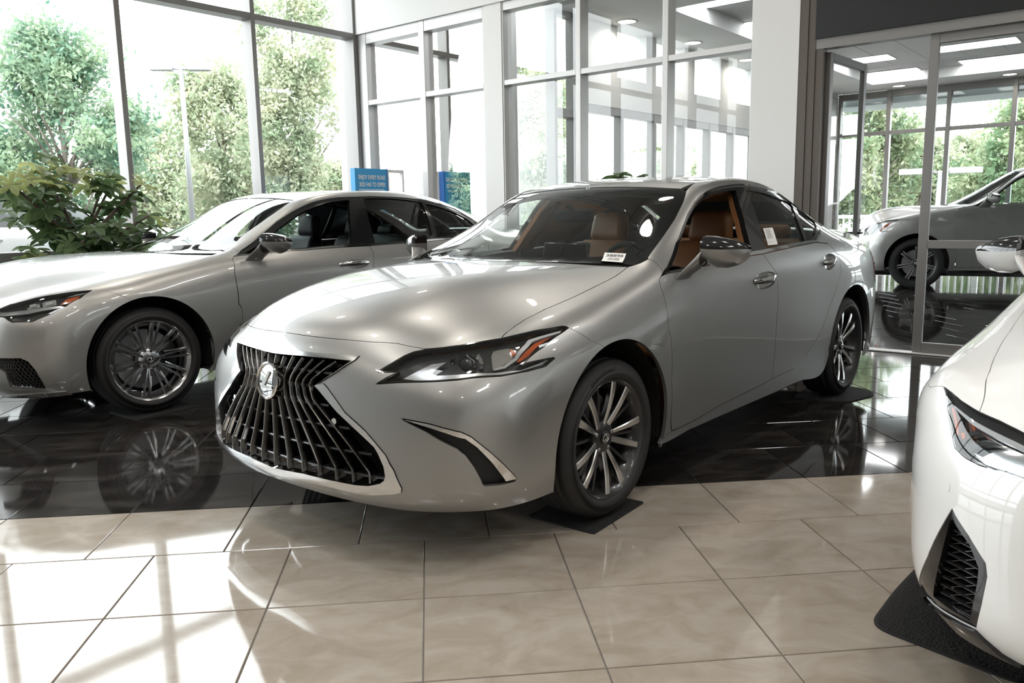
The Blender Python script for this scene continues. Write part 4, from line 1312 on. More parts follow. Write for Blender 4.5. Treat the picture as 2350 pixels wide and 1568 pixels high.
# mesh intake and chrome lip
lv = panel(LS, 'bumper_intake', OL['vent'], black_plastic, ls, both=True, step=.02, gap=-.004, thick=0, lift=-.04)
vq = np.array(OL['vent'])
for sgn, host in zip((1, -1), lv):
    for fam in (0, 1):
        B = MB()
        for c in np.arange(-.5, .6, .028):
            q = np.array([(vq[:, 0].mean() + t, vq[:, 1].mean() + c + (t * .55 if fam == 0 else -t * .9)) for t in np.linspace(-.16, .16, 60)])
            k = inside(q, vq)
            if k.sum() > 3:
                rows = blade(LS, q[k], .0035, -.012, -.035)
                B.grid(rows if sgn > 0 else [[(p[0], -p[1], p[2]) for p in r][::-1] for r in rows], smooth=False)
        o = B.build('intake_mesh', dark_alloy, host)
        o['kind'] = 'stuff'
lip = LS.inv([(-60, 911), (0, 909.4), (80, 906), (151.7, 900.7), (167, 908.3), (86.7, 914.8), (0, 917.5), (-60, 919)], ur=(0, 6), vr=(0, 9))
panel(LS, 'lower_chrome_strip', lip, chrome, ls, both=True, step=.02, gap=0, thick=.008, lift=.006)
black_leather = mat('black_leather', (.014, .016, .018), .5)
build_cabin(LS, ls, OL, LR, black_leather, black_leather, dash_m, mat('dark_headliner', (.05, .05, .05), .9), dx=-.22, dz=.02)
# ---------------------------------------------------------------- the white sports sedan at the right edge
IS_LOW = [(1.05, .905), (.41, .41), (0, 0), (-.41, -.41), (-.46, -.50), (-1.7, -1.68), (-2.87, -2.80), (-4.0, -3.84)]
NET_IS = warp(NET_ES, IS_LOW, IS_LOW, [(0, 0), (.76, .745), (1.0, .985), (1.46, 1.45)], .986)
for _c in range(0, 6):
    _f = (.040, .040, .042, .042, .040, .025)[_c]
    NET_IS[_c] = [(x - .02 * min(max((k - 3) / 3, 0), 1) * (1 if k < 8 else 0), y * (1 - _f * min(max((k - 2) / 3, 0), 1)), z) for k, (x, y, z) in enumerate(NET_IS[_c])]
IS_POSE = (2.82, -.38, math.radians(174))
IS = setup_net(NET_IS, *IS_POSE, mirror=True)
IS.pose_xr = -2.80
isr = empty('white_sedan', (IS_POSE[0], IS_POSE[1], .008), IS_POSE[2])
tag(isr, 'white sedan with black mesh corner vent, cut off at the right edge', 'car')
OI = {k: (transfer(v, ES, IS) if isinstance(v, list) else v) for k, v in OE.items()}
for k in ('hood_c', 'h_front', 'h_rear'): OI[k] = transfer([OE[k]], ES, IS)[0]
IHL = [(2440, 1062), (2400, 1032), (2350, 1002.6), (2292, 972.7), (2247, 953), (2204, 926), (2164.5, 894), (2176, 962.8), (2190, 1034), (2216, 1059), (2247, 1075.5), (2308.7, 1093.8), (2350, 1108.7), (2400, 1128), (2440, 1135)]
OI.update(
    headlight=IS.inv(IHL, ur=(2, 9), vr=(0, 9)), hl_in=0, hl_mid=4, hl_out=6,
    hood_side=[OI['hood_side'][0]] + IS.inv([(2350, 719), (2318, 766), (2288, 814.8), (2271.4, 858), (2261, 893), (2247, 952)], ur=(5, 12), vr=(2, 6)),
    seam=IS.inv([(2164.5, 894), (2148, 893), (2134, 896)], ur=(4, 9), vr=(4, 9)),
    vent=IS.inv([(2184.5, 1175.5), (2222, 1238), (2260.5, 1301), (2264, 1331), (2250.6, 1397), (2239, 1450), (2190, 1425), (2150, 1400), (2118, 1368), (2110, 1347), (2131.7, 1274.6), (2161, 1215)], ur=(0, 6), vr=(1, 9)),
)
for k in ('g_out', 'g_in'): OI[k] = [(a, b * .62) for a, b in OI[k]]
OI['hood_front'] = [(a * .5 + b * .5, c * .5 + d * .5) for (a, c), (b, d) in zip(OI['hood_front'], OI['hood_front'])]
white_paint = mat('white_paint', (.80, .80, .79), .30, 0, 1.0, .02)
IS_W = dict(xr=-2.80, az=.350, ar=.400, style='is', R=.2584, T=.333, hw=.118, track=.775, mirror=(-.66, .875, .970, 1.0), sill=.235)
IR = build_body(IS, isr, OI, white_paint, IS_W)
build_grille(IS, isr, OI, 9, (.2, .4, .6, .8), black_gloss, black_gloss, black_plastic)
build_emblem(IS, isr, IS.at(4.2, 0), .07, MATS['emblem_mirror'])
ihb = panel(IS, 'headlight', OI['headlight'], MATS.get('lamp_chrome') or mat('lamp_chrome', (.75, .77, .8), .12, 1.0), isr, both=True, step=.03, gap=-.004, thick=0, lift=-.035)
for nm, px, m, lf in (('top_shade', [(2440, 1050), (2350, 1003), (2292, 974), (2247, 954.5), (2204, 928), (2178, 908), (2190, 935), (2230, 968), (2290, 1000), (2350, 1030), (2440, 1080)], lamp_grey, -.010),
                      ('light_bar', [(2440, 1082), (2350, 1031), (2290, 1001), (2230, 969), (2184, 933), (2186, 941), (2228, 980), (2288, 1014), (2350, 1046), (2440, 1098)], drl_white, -.006),
                      ('side_reflector', [(2180, 937), (2187, 958), (2194, 1000), (2190, 1003), (2184, 968), (2177, 940)], amber, -.008),
                      ('amber_bulb', [(2196, 997), (2205, 995), (2205, 1008), (2198, 1011)], amber, -.012),
                      ('dark_pocket', [(2206, 996), (2232, 989), (2242, 998), (2215, 1003)], lamp_grey, -.014),
                      ('dark_pocket', [(2203, 1030), (2215, 1018), (2250, 1014), (2282, 1020), (2240, 1027), (2218, 1040)], lamp_grey, -.014)):
    sub_panels(IS, nm, IS.inv(px, ur=(2, 9), vr=(0, 9)), m, ihb, step=.012, gap=0, thick=.012, lift=lf)
sub_panels(IS, 'lens', OI['headlight'], lens_glass, ihb, step=.02, gap=.001, thick=0, lift=.0015)
sub_panels(IS, 'lens_border', resample(OI['headlight'], .012), black_gloss, ihb, holes=[offset_poly(resample(OI['headlight'], .015), .006)], step=.012, gap=.001, thick=.02, lift=-.001)
panel(IS, 'parking_sensor', circ(IS.inv([(2176, 1127)], ur=(0, 6), vr=(2, 9))[0], .010), white_paint, isr, both=True, step=.01, gap=0, thick=.003, lift=.0012)
# corner vent: bezel, mesh slats, splitter
iv = panel(IS, 'corner_vent', OI['vent'], dark_void, isr, both=True, step=.02, gap=-.004, thick=0, lift=-.05)
MESH = [(2178, 1205), (2184, 1200), (2222, 1258), (2243, 1312), (2240, 1345), (2224, 1432), (2150, 1384), (2140, 1376), (2156, 1290)]
mesh_q = IS.inv(MESH, ur=(0, 6), vr=(1, 9))
sub_panels(IS, 'vent_bezel', OI['vent'], black_gloss, iv, holes=[mesh_q], step=.014, gap=.001, thick=.03, lift=-.002)
mq = np.array(mesh_q)
for sgn, host in zip((1, -1), iv):
    for k in range(13):
        a0, a1 = (2146, 1188 + k * 20), (2262, 1250 + k * 20)
        n_ = 40
        for fam in (0, 1):
            if fam == 1: a0, a1 = (2146, 1218 + k * 20), (2262, 1212 + k * 20)
            px = [(a0[0] + (a1[0] - a0[0]) * t, a0[1] + (a1[1] - a0[1]) * t) for t in np.linspace(0, 1, 9)]
            q = np.array(IS.inv(px, ur=(0, 6), vr=(1, 9)))
            t9, tn = np.linspace(0, 1, 9), np.linspace(0, 1, n_)
            q = np.stack([np.interp(tn, t9, q[:, 0]), np.interp(tn, t9, q[:, 1])], 1)
            kk = inside(q, mq)
            if kk.sum() < 4: continue
            rows = blade(IS, q[kk], .0028, -.012 - .006 * fam, -.040)
            MB().grid(rows if sgn > 0 else [[(p[0], -p[1], p[2]) for p in r][::-1] for r in rows], smooth=False).build('vent_slat', black_gloss, host, auto=35)
spl = IS.inv([(2100, 1372), (2110, 1349), (2118, 1370), (2150, 1402), (2190, 1427), (2239, 1452), (2300, 1508), (2350, 1550), (2440, 1610), (2440, 1640), (2350, 1578), (2290, 1530), (2230, 1490), (2160, 1447), (2108.5, 1412)], ur=(0, 4), vr=(0, 9))
panel(IS, 'splitter', spl, black_gloss, isr, both=True, step=.016, gap=0, thick=.02, lift=.010)
build_cabin(IS, isr, OI, IR, black_leather, black_leather, dash_m, MATS['dark_headliner'], dx=-.03)
# ---------------------------------------------------------------- the silver SUV in the room behind the glass doors
RX_LOW = [(1.05, .93), (.5, .50), (.41, .45), (0, 0), (-.41, -.46), (-.46, -.60), (-1.24, -1.40), (-1.7, -1.85), (-2.46, -2.40), (-2.87, -2.85), (-3.28, -3.30), (-4.0, -4.0)]
RX_UP = [(1.05, .93), (0, 0), (-.2, -.32), (-.46, -.64), (-1.24, -1.38), (-1.7, -2.0), (-2.48, -3.2), (-3.3, -3.75), (-4.0, -4.0)]
NET_RX = warp(NET_ES, RX_LOW, RX_UP, [(0, 0), (.2, .27), (.352, .41), (.55, .64), (.76, .92), (.83, 1.06), (.98, 1.25), (1.05, 1.29), (1.372, 1.735), (1.46, 1.86)], 1.035)
RX_POSE = (14.607, 3.328, math.radians(103.0))
RX = setup_net(NET_RX, *RX_POSE)
RX.pose_xr = -2.85
rx = empty('silver_suv', (RX_POSE[0], RX_POSE[1], .0), RX_POSE[2])
tag(rx, 'silver SUV parked in the glazed room behind the open glass doors', 'car')
OR = {k: (transfer(v, ES, RX) if isinstance(v, list) else v) for k, v in OE.items()}
for k in ('hood_c', 'h_front', 'h_rear'): OR[k] = transfer([OE[k]], ES, RX)[0]
paint_rx = mat('grey_silver_paint', (.36, .36, .35), .36, .75, 1.0, .03)
RX_W = dict(xr=-2.85, az=.41, ar=.45, style='rx', R=.2837, T=.394, hw=.125, track=.800, mirror=(-.80, .915, 1.255, 1.1), sill=.30, step=.05, glass=tint_glass, front_glass=True, spin=.2)
RR = build_body(RX, rx, OR, paint_rx, RX_W)
build_grille(RX, rx, OR, 8, (.2, .4, .6, .8), satin, dark_chrome, dark_alloy)
rhb = panel(RX, 'headlight', OR['headlight'], lamp_silver, rx, both=True, step=.03, gap=0, thick=0, lift=-.02)
sub_panels(RX, 'side_reflector', transfer(ES.inv(AMB, ur=(2, 9), vr=(0, 9)), ES, RX), amber, rhb, step=.02, gap=-.004, thick=.01, lift=-.008)
sub_panels(RX, 'lens', OR['headlight'], lens_glass, rhb, step=.03, gap=.001, thick=0, lift=.0015)
panel(RX, 'corner_grille', OR['vent'], black_plastic, rx, both=True, step=.03, gap=-.004, thick=0, lift=-.02)
# wheel-arch moulding
for xc in (0, -2.85):
    o1 = arc_xz(RX, xc, .41, .452, -14, 194, 40)
    i1 = arc_xz(RX, xc, .41, .492, 194, -14, 40)
    panel(RX, 'arch_moulding', o1 + i1, paint_rx, rx, both=True, step=.03, gap=0, thick=.02, lift=.012)
for y in (.40, -.40):
    make_seat(rx, -1.62, y, .82, black_leather, black_leather)
MB().box((-2.3, -.8, .33), (-.6, .8, .36)).build('cabin_floor', black_plastic, rx)
P = [[(-.55, y, 1.24), (-.95, y, 1.26), (-1.08, y, 1.20), (-1.05, y, .9)] for y in np.linspace(-.78, .78, 9)]
MB().grid(P).build('dashboard', dash_m, rx)


def copy_tree(o, parent=None, swap=None):
    c = o.copy()
    COL.objects.link(c)
    c.parent = parent
    if swap and o.type == 'MESH' and len(o.material_slots) and o.material_slots[0].material in swap:
        c.material_slots[0].link = 'OBJECT'
        c.material_slots[0].material = swap[o.material_slots[0].material]
    for ch in list(o.children):
        copy_tree(ch, c, swap)
    return c

# ---------------------------------------------------------------- the showroom
alu = mat('anodised_aluminium', (.25, .24, .232), .40, .25)
alu_light = mat('light_aluminium', (.62, .61, .60), .40, .2)
bronze = mat('dark_bronze_frame', (.115, .098, .085), .42, .35)
wall_white = mat('white_wall_paint', (.78, .775, .76), .6)
wall_grey = mat('grey_wall_paint', (.27, .27, .265), .7)
ceil_m = mat('ceiling_board', (.74, .74, .73), .8)
black_board = mat('black_fascia', (.012, .014, .014), .45)
pane_glass = glass('window_glass', (.95, .975, .965), ior=1.45)
beige = mat('beige_polished_tile', (.4, .36, .31), .06)
bsdf(beige).inputs['Specular IOR Level'].default_value = .85
darkt = mat('black_polished_tile', (.02, .02, .02), .055)
bsdf(darkt).inputs['Specular IOR Level'].default_value = .8


def tile_mat(m, c0, c1, c2, scale, stretch):
    L = m.node_tree.links.new
    tc, oi = nn(m, 'ShaderNodeTexCoord'), nn(m, 'ShaderNodeObjectInfo')
    ad = nn(m, 'ShaderNodeVectorMath', operation='ADD')
    mu = nn(m, 'ShaderNodeVectorMath', operation='SCALE')
    co = nn(m, 'ShaderNodeCombineXYZ')
    L(oi.outputs['Random'], co.inputs[0]); L(oi.outputs['Random'], co.inputs[1])
    L(co.outputs[0], mu.inputs[0]); mu.inputs['Scale'].default_value = 37.0
    mp = nn(m, 'ShaderNodeMapping'); mp.inputs['Scale'].default_value = stretch
    L(tc.outputs['Object'], mp.inputs[0])
    L(mp.outputs[0], ad.inputs[0]); L(mu.outputs[0], ad.inputs[1])
    nz = nn(m, 'ShaderNodeTexNoise'); nz.inputs['Scale'].default_value = scale; nz.inputs['Detail'].default_value = 8; nz.inputs['Roughness'].default_value = .62; nz.inputs['Distortion'].default_value = .8
    L(ad.outputs[0], nz.inputs['Vector'])
    cr = nn(m, 'ShaderNodeValToRGB')
    e = cr.color_ramp.elements
    e[0].position, e[1].position = .30, .68
    e[0].color, e[1].color = (*c0, 1), (*c2, 1)
    k = e.new(.48); k.color = (*c1, 1)
    L(nz.outputs['Fac'], cr.inputs[0])
    L(cr.outputs[0], bsdf(m).inputs['Base Color'])


tile_mat(beige, (.320, .272, .220), (.385, .337, .283), (.445, .405, .355), 4.2, (1.0, 1.7, 1))
tile_mat(darkt, (.010, .009, .009), (.021, .019, .018), (.050, .045, .042), 3.0, (1.0, 2.2, 1))
grout_m = mat('grout', (.27, .26, .25), .8)
S2 = 2 ** -.5
Q0, TQ, TP = -.057, .518, .4975
P_B = 3.585
fl = MB().box((-6, -7, -.12), (18.4, 9.2, -.006)).build('floor', grout_m)
tag(fl, kind='structure')


def tile_mesh(name, w, h, g=.0048, b=.002):
    x, y = w / 2 - g / 2, h / 2 - g / 2
    V = [(-x, -y, -.010), (x, -y, -.010), (x, y, -.010), (-x, y, -.010), (-x, -y, -b), (x, -y, -b), (x, y, -b), (-x, y, -b), (-x + b, -y + b, 0), (x - b, -y + b, 0), (x - b, y - b, 0), (-x + b, y - b, 0)]
    F = [(0, 1, 5, 4), (1, 2, 6, 5), (2, 3, 7, 6), (3, 0, 4, 7), (4, 5, 9, 8), (5, 6, 10, 9), (6, 7, 11, 10), (7, 4, 8, 11), (8, 9, 10, 11)]
    return V, F


tv, tf = tile_mesh('tile', TQ, TP)
me_b, me_d = newmesh('floor_tile', tv, tf), newmesh('floor_tile', tv, tf)
me_b.materials.append(beige)
me_d.materials.append(darkt)
ANG = -math.pi / 4                       # tile x axis runs along q = (x - y) / sqrt2
cands = {'b': [], 'd': []}
for i in range(-22, 34):
    for j in range(-40, 40):
        row_p = P_B - TP * (i + .5) if i >= 0 else P_B + TP * (-i - .5)
        off = .5 if (i == 0 or i < 0 and i % 2) else 0.0
        q = Q0 + TQ * (j + .5 + off)
        x, y = (row_p + q) * S2, (row_p - q) * S2
        if not (-4.95 < x < 18.0 and -5.95 < y < 8.9): continue
        if x > 7.7 and y > 5.85: continue
        dark = i < 0
        d = math.hypot(x, y)
        u = pix(np.array([[x, y, 0.0]]))[0]
        front = (np.array([x, y, 0]) - CAMP) @ CF > .6
        vis = front and -140 < u[0] < 2490 and u[1] < 1760
        cands['d' if dark else 'b'].append((0 if vis else 1, d, x, y))
for key, me, m in (('b', me_b, beige), ('d', me_d, darkt)):
    L_ = sorted(cands[key])
    for (v, d, x, y) in L_[:300]:
        o = bpy.data.objects.new('floor_tile', me)
        o.location = (x, y, 0)
        o.rotation_euler = (0, 0, ANG)
        o.parent = fl
        COL.objects.link(o)
    B = MB()
    R_ = Matrix.Rotation(ANG, 4, 'Z')
    for (v, d, x, y) in L_[300:]:
        B.add([tuple(Matrix.Translation((x, y, 0)) @ R_ @ Vector(p)) for p in tv], tf)
    if B.V:
        o = B.build('more_floor_tiles', m, fl)
        o['kind'] = 'stuff'


def glazing(name, axis, c, depth, verts, horiz, m, label=None, pane=True, skip=(), zr=None, pane_m=None, pd=.5, m_h=None):
    """storefront glazing in the plane X=c (axis 0) or Y=c (axis 1): frame posts, rails and panes as parts"""
    def bx(B, u0, u1, z0, z1, d0, d1):
        if axis == 0: B.box((c + d0, u0, z0), (c + d1, u1, z1), .004)
        else: B.box((u0, c + d0, z0), (u1, c + d1, z1), .004)
        return B
    zlo, zhi = horiz[0][0], horiz[-1][1]
    root = bx(MB(), verts[0][0], verts[-1][1], horiz[0][0], horiz[0][1], 0, depth).build(name, m_h or m)
    tag(root, kind='structure')
    for (u0, u1) in verts:
        bx(MB(), u0, u1, horiz[0][1], zhi, 0, depth).build('mullion', m, root)
    for k, (z0, z1) in enumerate(horiz[1:]):
        for (a, b) in zip(verts[:-1], verts[1:]):
            bx(MB(), a[1], b[0], z0, z1, .004, depth - .004).build('transom', m_h or m, root)
    if pane:
        for i, (a, b) in enumerate(zip(verts[:-1], verts[1:])):
            for k, (h0, h1) in enumerate(zip(horiz[:-1], horiz[1:])):
                if (i, k) in skip: continue
                bx_ = MB()
                d = depth * pd
                P = [(c + d, a[1] - .008, h0[1] - .008), (c + d, b[0] + .008, h0[1] - .008), (c + d, b[0] + .008, h1[0] + .008), (c + d, a[1] - .008, h1[0] + .008)]
                if axis == 1: P = [(p[1], p[0], p[2]) for p in P]
                bx_.add(P, [(0, 1, 2, 3)])
                bx_.build('pane', pane_m or pane_glass, root)
    return root


YW, XW = 8.865, 7.628
lv = [(k, k + .06) for k in (-4.93, -3.92, -2.27, -.62, 1.03, 2.68, 4.333, 5.98)] + [(7.56, 7.628)]
glazing('window_1', 1, YW, .20, lv, [(-.006, .10), (.88, .985), (3.645, 3.715), (5.05, 5.12)], alu)
# back wall: glazed bay beside the corner, white pier, second bay, column, doors
glazing('window_2', 0, XW, .17, [(6.60, 6.62), (7.60, 7.70), (8.70, 8.865)], [(-.006, .10), (.88, .95), (2.765, 2.83), (3.565, 3.70)], alu_light)
glazing('window_3', 0, XW, .16, [(3.255, 3.27), (4.15, 4.215), (5.215, 5.28), (6.30, 6.32)], [(-.006, .10), (.88, .95), (2.765, 2.825), (3.60, 3.70)], alu_light)


def wallbox(name, lo, hi, m, bev=0.0):
    o = MB().box(lo, hi, bev).build(name, m)
    tag(o, kind='structure')
    return o


wallbox('wall_back_pier', (XW - .01, 6.32, 0), (XW + .30, 6.60, 3.70), wall_white)
wallbox('wall_back_column', (XW - .02, 2.812, 0), (XW + .34, 3.255, 5.1), wall_white)
wallbox('wall_back_upper', (XW - .03, 3.255, 3.70), (XW + .30, YW, 5.1), wall_white)
wallbox('wall_back_right', (XW, -6, 0), (XW + .3, .66, 2.68), wall_grey)  # unseen wall, made solid and grey to darken reflections in the sedan's doors
wallbox('wall_back_right_upper', (XW, -6, 2.768), (XW + .3, -.62, 5.1), wall_grey)
wallbox('trim_1', (XW - .015, 2.735, 0), (XW + .12, 2.812, 5.1), bronze)
wallbox('trim_2', (XW - .005, 2.668, 0), (XW + .12, 2.735, 5.1), bronze)
wallbox('wall_left_corner', (7.628, YW, -.006), (8.0, 9.2, 5.1), alu)
wallbox('wall_right', (-5.2, -6.2, -.006), (XW + .3, -6.0, 1.0), wall_white)
wallbox('wall_right_upper', (-5.2, -6.2, 3.2), (XW + .3, -6.0, 5.1), wall_white)
glazing('window_4', 1, -6.15, .12, [(-5.2, 2.7), (3.55, 3.63), (4.5, 7.93)], [(1.0, 1.65), (2.6, 3.2)], wall_white)
wallbox('wall_front', (-5.2, -6.2, -.006), (-5.0, 9.07, 5.1), wall_grey)
ceil = wallbox('ceiling', (-5.2, -6.2, 5.08), (XW + .3, 9.2, 5.25), mat('ceiling_grid', (.30, .30, .30), .7))
# ceiling boards
cb = newmesh('ceiling_board', *tile_mesh('t', 1.22, 1.22, .02, .004))
cb.materials.append(ceil_m)
for i in range(10):
    for j in range(12):
        o = bpy.data.objects.new('ceiling_board', cb)
        o.location = (-4.39 + 1.22 * i + .5, -5.39 + 1.22 * j, 5.07)
        o.rotation_euler = (math.pi, 0, 0)
        if o.location.x > 7.1 or o.location.y > 8.4: continue
        o.parent = ceil
        COL.objects.link(o)

# ---------------------------------------------------------------- lamps
lamp_m = mat('lamp_glow', (1, 1, 1), .4, emit=(1.0, .97, .92), es=7.0)
lamp_w = mat('lamp_glow_white', (1, 1, 1), .4, emit=(.96, .98, 1.0), es=5.0)


def downlight(x, y, z, label, power, col=(1, .92, .82), r=.11, group='recessed ceiling lights', light=True):
    o = MB().lathe([(r + .03, 0), (r + .028, -.008), (r, -.006), (r - .004, .0)], 24, Matrix.Translation((x, y, z))).build('recessed_light', wall_white)
    tag(o, label, 'ceiling light', group)
    MB().lathe([(0, -.003), (r, -.003)], 24, Matrix.Translation((x, y, z))).build('lamp_disc', lamp_m, o)
    if light:
        ld = bpy.data.lights.new('lamp', 'AREA')
        ld.shape, ld.size, ld.energy, ld.color = 'DISK', r * 2, power, col
        ld.spread = math.radians(150)
        lo = bpy.data.objects.new('lamp_light', ld)
        lo.location = (x, y, z - .02)
        COL.objects.link(lo)
        lo.parent = o
    return o


def troffer(x, y, z, w, d, label, power, group='fluorescent ceiling panels', n=3):
    o = MB().box((x - w / 2, y - d / 2, z - .004), (x + w / 2, y + d / 2, z + .03)).build('ceiling_panel_light', alu_light)
    tag(o, label, 'ceiling light', group)
    for k in range(n):
        a = x - w / 2 + .02 + (w - .04) * k / n if w > d else x - w / 2 + .02
        b = x - w / 2 + .02 + (w - .04) * (k + 1) / n - .012 if w > d else x + w / 2 - .02
        c_ = y - d / 2 + .02 if w > d else y - d / 2 + .02 + (d - .04) * k / n
        e = y + d / 2 - .02 if w > d else y - d / 2 + .02 + (d - .04) * (k + 1) / n - .012
        MB().box((a, c_, z - .010), (b, e, z - .003)).build('diffuser', lamp_w, o)
    if power:
        ld = bpy.data.lights.new('lamp', 'AREA')
        ld.shape, ld.size, ld.size_y, ld.energy, ld.color = 'RECTANGLE', w, d, power, (.97, .98, 1)
        lo = bpy.data.objects.new('lamp_light', ld)
        lo.location = (x, y, z - .02)
        COL.objects.link(lo)
        lo.parent = o
    return o


for x in (-2.4, .9, 3.4, 6.0):
    for y in (-3.0, .2, 3.4, 6.6):
        downlight(x, y, 5.055, 'round recessed light in the showroom ceiling overhead', 16)
for x, y in ((-.2, 1.9), (5.1, -.9), (.2, -3.4)):
    troffer(x, y, 5.055, 1.2, .6, 'fluorescent panel in the showroom ceiling overhead', 14)

# ---------------------------------------------------------------- glass doors and the room behind them
dr = MB().box((XW, -.62, 2.68), (XW + .11, 2.668, 2.768)).build('door_1', alu)
tag(dr, kind='structure')
MB().box((XW + .005, 2.60, 0), (XW + .11, 2.668, 2.68)).build('door_jamb', bronze, dr)
MB().box((XW + .005, .66, 0), (XW + .11, .715, 2.68)).build('door_jamb', bronze, dr)
MB().box((XW - .03, -.62, 0), (XW + .09, 2.62, .012), .004).build('threshold', alu_light, dr)
wallbox('wall_back_fascia', (XW - .02, -.62, 2.768), (XW + .2, 2.668, 5.1), black_board)


def door_leaf(name, M, w, h, label):
    """framed glass door: origin at the hinge foot, leaf along +x, thickness along y"""
    B = MB()
    def bb(x0, x1, z0, z1, nm, m, y0=-.022, y1=.022, parent=None):
        b = MB().box((x0, y0, z0), (x1, y1, z1), .004)
        me = b.mesh(nm); me.transform(M)
        return link(nm, me, m, parent)
    r = bb(0, .075, .012, h, name, alu)
    bb(w - .075, w, .012, h, 'stile', alu, parent=r)
    bb(.075, w - .075, h - .075, h, 'top_rail', alu, parent=r)
    bb(.075, w - .075, .012, .10, 'bottom_rail', alu, parent=r)
    bb(.075, w - .075, .915, .985, 'middle_rail', alu, parent=r)
    for (z0, z1) in ((.10, .915), (.985, h - .075)):
        P = [(.07, 0, z0 - .005), (w - .07, 0, z0 - .005), (w - .07, 0, z1 + .005), (.07, 0, z1 + .005)]
        me = newmesh('pane', [M @ Vector(p) for p in P], [(0, 1, 2, 3)])
        link('pane', me, pane_glass, r)
    B = MB()
    for s in (-1, 1):
        B.tube([M @ Vector((w - .05, s * .02, 1.02)), M @ Vector((w - .05, s * .065, 1.02)), M @ Vector((w - .16, s * .065, 1.02))], .010, 8)
    B.build('door_handle', black_plastic, r)
    tag(r, label, 'door')
    return r


LEAF_W = 1.02
door_leaf('glass_door', Matrix.Translation((XW + .06, 1.74, 0)) @ Matrix.Rotation(-math.pi / 2, 4, 'Z'), LEAF_W, 2.675, 'closed grey-framed glass door leaf with middle rail, in front of the SUV')
door_leaf('glass_door', Matrix.Translation((XW + .10, 2.585, 0)) @ Matrix.Rotation(math.radians(-3), 4, 'Z'), .93, 2.66, 'open grey-framed glass door leaf swung away beside the white column')
# room behind
ZC, Y2, XF = 3.60, 5.78, 18.0
ratio = lambda k: 1.278 + k * Y2
glazing('window_6', 1, Y2, .14, [(7.93, 7.98), (8.34, 8.57)], [(-.006, .10), (2.40, 2.50), (3.55, 3.6)], alu)
sv = [(8.50, 8.57)] + [(8.57 + .86 * k - .035, 8.57 + .86 * k + .035) for k in range(1, 11)] + [(17.93, 18.0)]
glazing('window_7', 1, Y2, .12, sv, [(-.006, .10), (1.62, 1.66), (2.50, 2.60)], alu)
cl = [(9.29, 10.03), (10.30, 11.13), (11.45, 12.34), (12.75, 13.6), (14.0, 14.8), (15.2, 16.0)]
B = MB()
xs = [8.57] + [v for ab in cl for v in ab] + [18.0]
up = MB().box((8.57, Y2, 2.60), (18.0, Y2 + .16, 2.985)).build('wall_left_wing', wall_white)
tag(up, kind='structure')
for k in range(0, len(xs) - 1, 2):
    MB().box((xs[k], Y2, 2.985), (xs[k + 1], Y2 + .16, 3.60)).build('wall_piece', wall_white, up)
for a, b in cl:
    MB().add([(a, Y2 + .08, 2.985), (b, Y2 + .08, 2.985), (b, Y2 + .08, 3.6), (a, Y2 + .08, 3.6)], [(0, 1, 2, 3)]).build('clerestory_pane', pane_glass, up)
fv = [(Y2 - 1.0 - 1.1 * k - .04, Y2 - 1.0 - 1.1 * k + .04) for k in range(9, -1, -1)]
fv = [(fv[0][0] - 1.1, fv[0][0] - 1.02)] + fv + [(Y2 - .06, Y2)]
glazing('window_8', 0, XF, .14, fv, [(-.006, .10), (2.73, 2.80), (3.47, 3.60)], alu)
wallbox('wall_far_right', (XW + .3, -6.2, 0), (XF, -6.0, 3.6), wall_white)
c2 = MB().box((XW + .3, -6.0, 3.79), (XF, Y2, 3.9)).build('ceiling_2', mat('ceiling_grid2', (.55, .55, .55), .8))
tag(c2, kind='structure')
for lo, hi in (((XW + .3, Y2 - .95, ZC), (XF, Y2 + .16, 3.9)), ((XF - 1.0, -6.0, ZC), (XF + .14, Y2 - .95, 3.9)), ((XW + .11, -6.0, ZC), (XW + 1.3, Y2 - .95, 3.9))):
    MB().box(lo, hi).build('soffit', wall_white, c2)
tb = newmesh('ceiling_board', *tile_mesh('t', 1.2, .6, .012, .003))
tb.materials.append(mat('ceiling_tile2', (.66, .66, .65), .85))
for i in range(7):
    for j in range(17):
        x, y = 9.5 + 1.2 * i, Y2 - 1.25 - .6 * j
        if x > 16.6 or y < -5.7: continue
        o = bpy.data.objects.new('ceiling_board', tb)
        o.location = (x, y, 3.785)
        o.rotation_euler = (math.pi, 0, 0)
        o.parent = c2
        COL.objects.link(o)
for k, x in enumerate((9.11, 10.88, 12.71, 14.5, 16.2)):
    downlight(x, 5.53, ZC, ['first', 'second', 'third', 'fourth', 'fifth'][k] + ' round light from the near end of the soffit along the white band', 5, group='soffit lights')
for k, y in enumerate((4.49, 2.62, .75, -1.1)):
    downlight(17.55, y, ZC, ['round soffit light above the SUV grille', 'round soffit light above the SUV windscreen', 'round soffit light above the SUV tail', 'round soffit light right of the SUV'][k], 5, group='soffit lights')
for k, (px, py) in enumerate(((1965, 140), (2035, 168), (2240, 103), (2290, 135), (1617, 4), (1715, 62))):
    p = onplane((px, py), 2, 3.78)
    troffer(float(p[0]), float(p[1]), 3.78, .58, 1.18, ['fluorescent panel seen above the open glass door, nearer one', 'fluorescent panel seen above the open glass door, farther one', 'fluorescent panel behind the closed door leaf, nearer one', 'fluorescent panel behind the closed door leaf, farther one', 'fluorescent panel at the top edge left of the white column', 'fluorescent panel partly hidden by the white column'][k], 10)
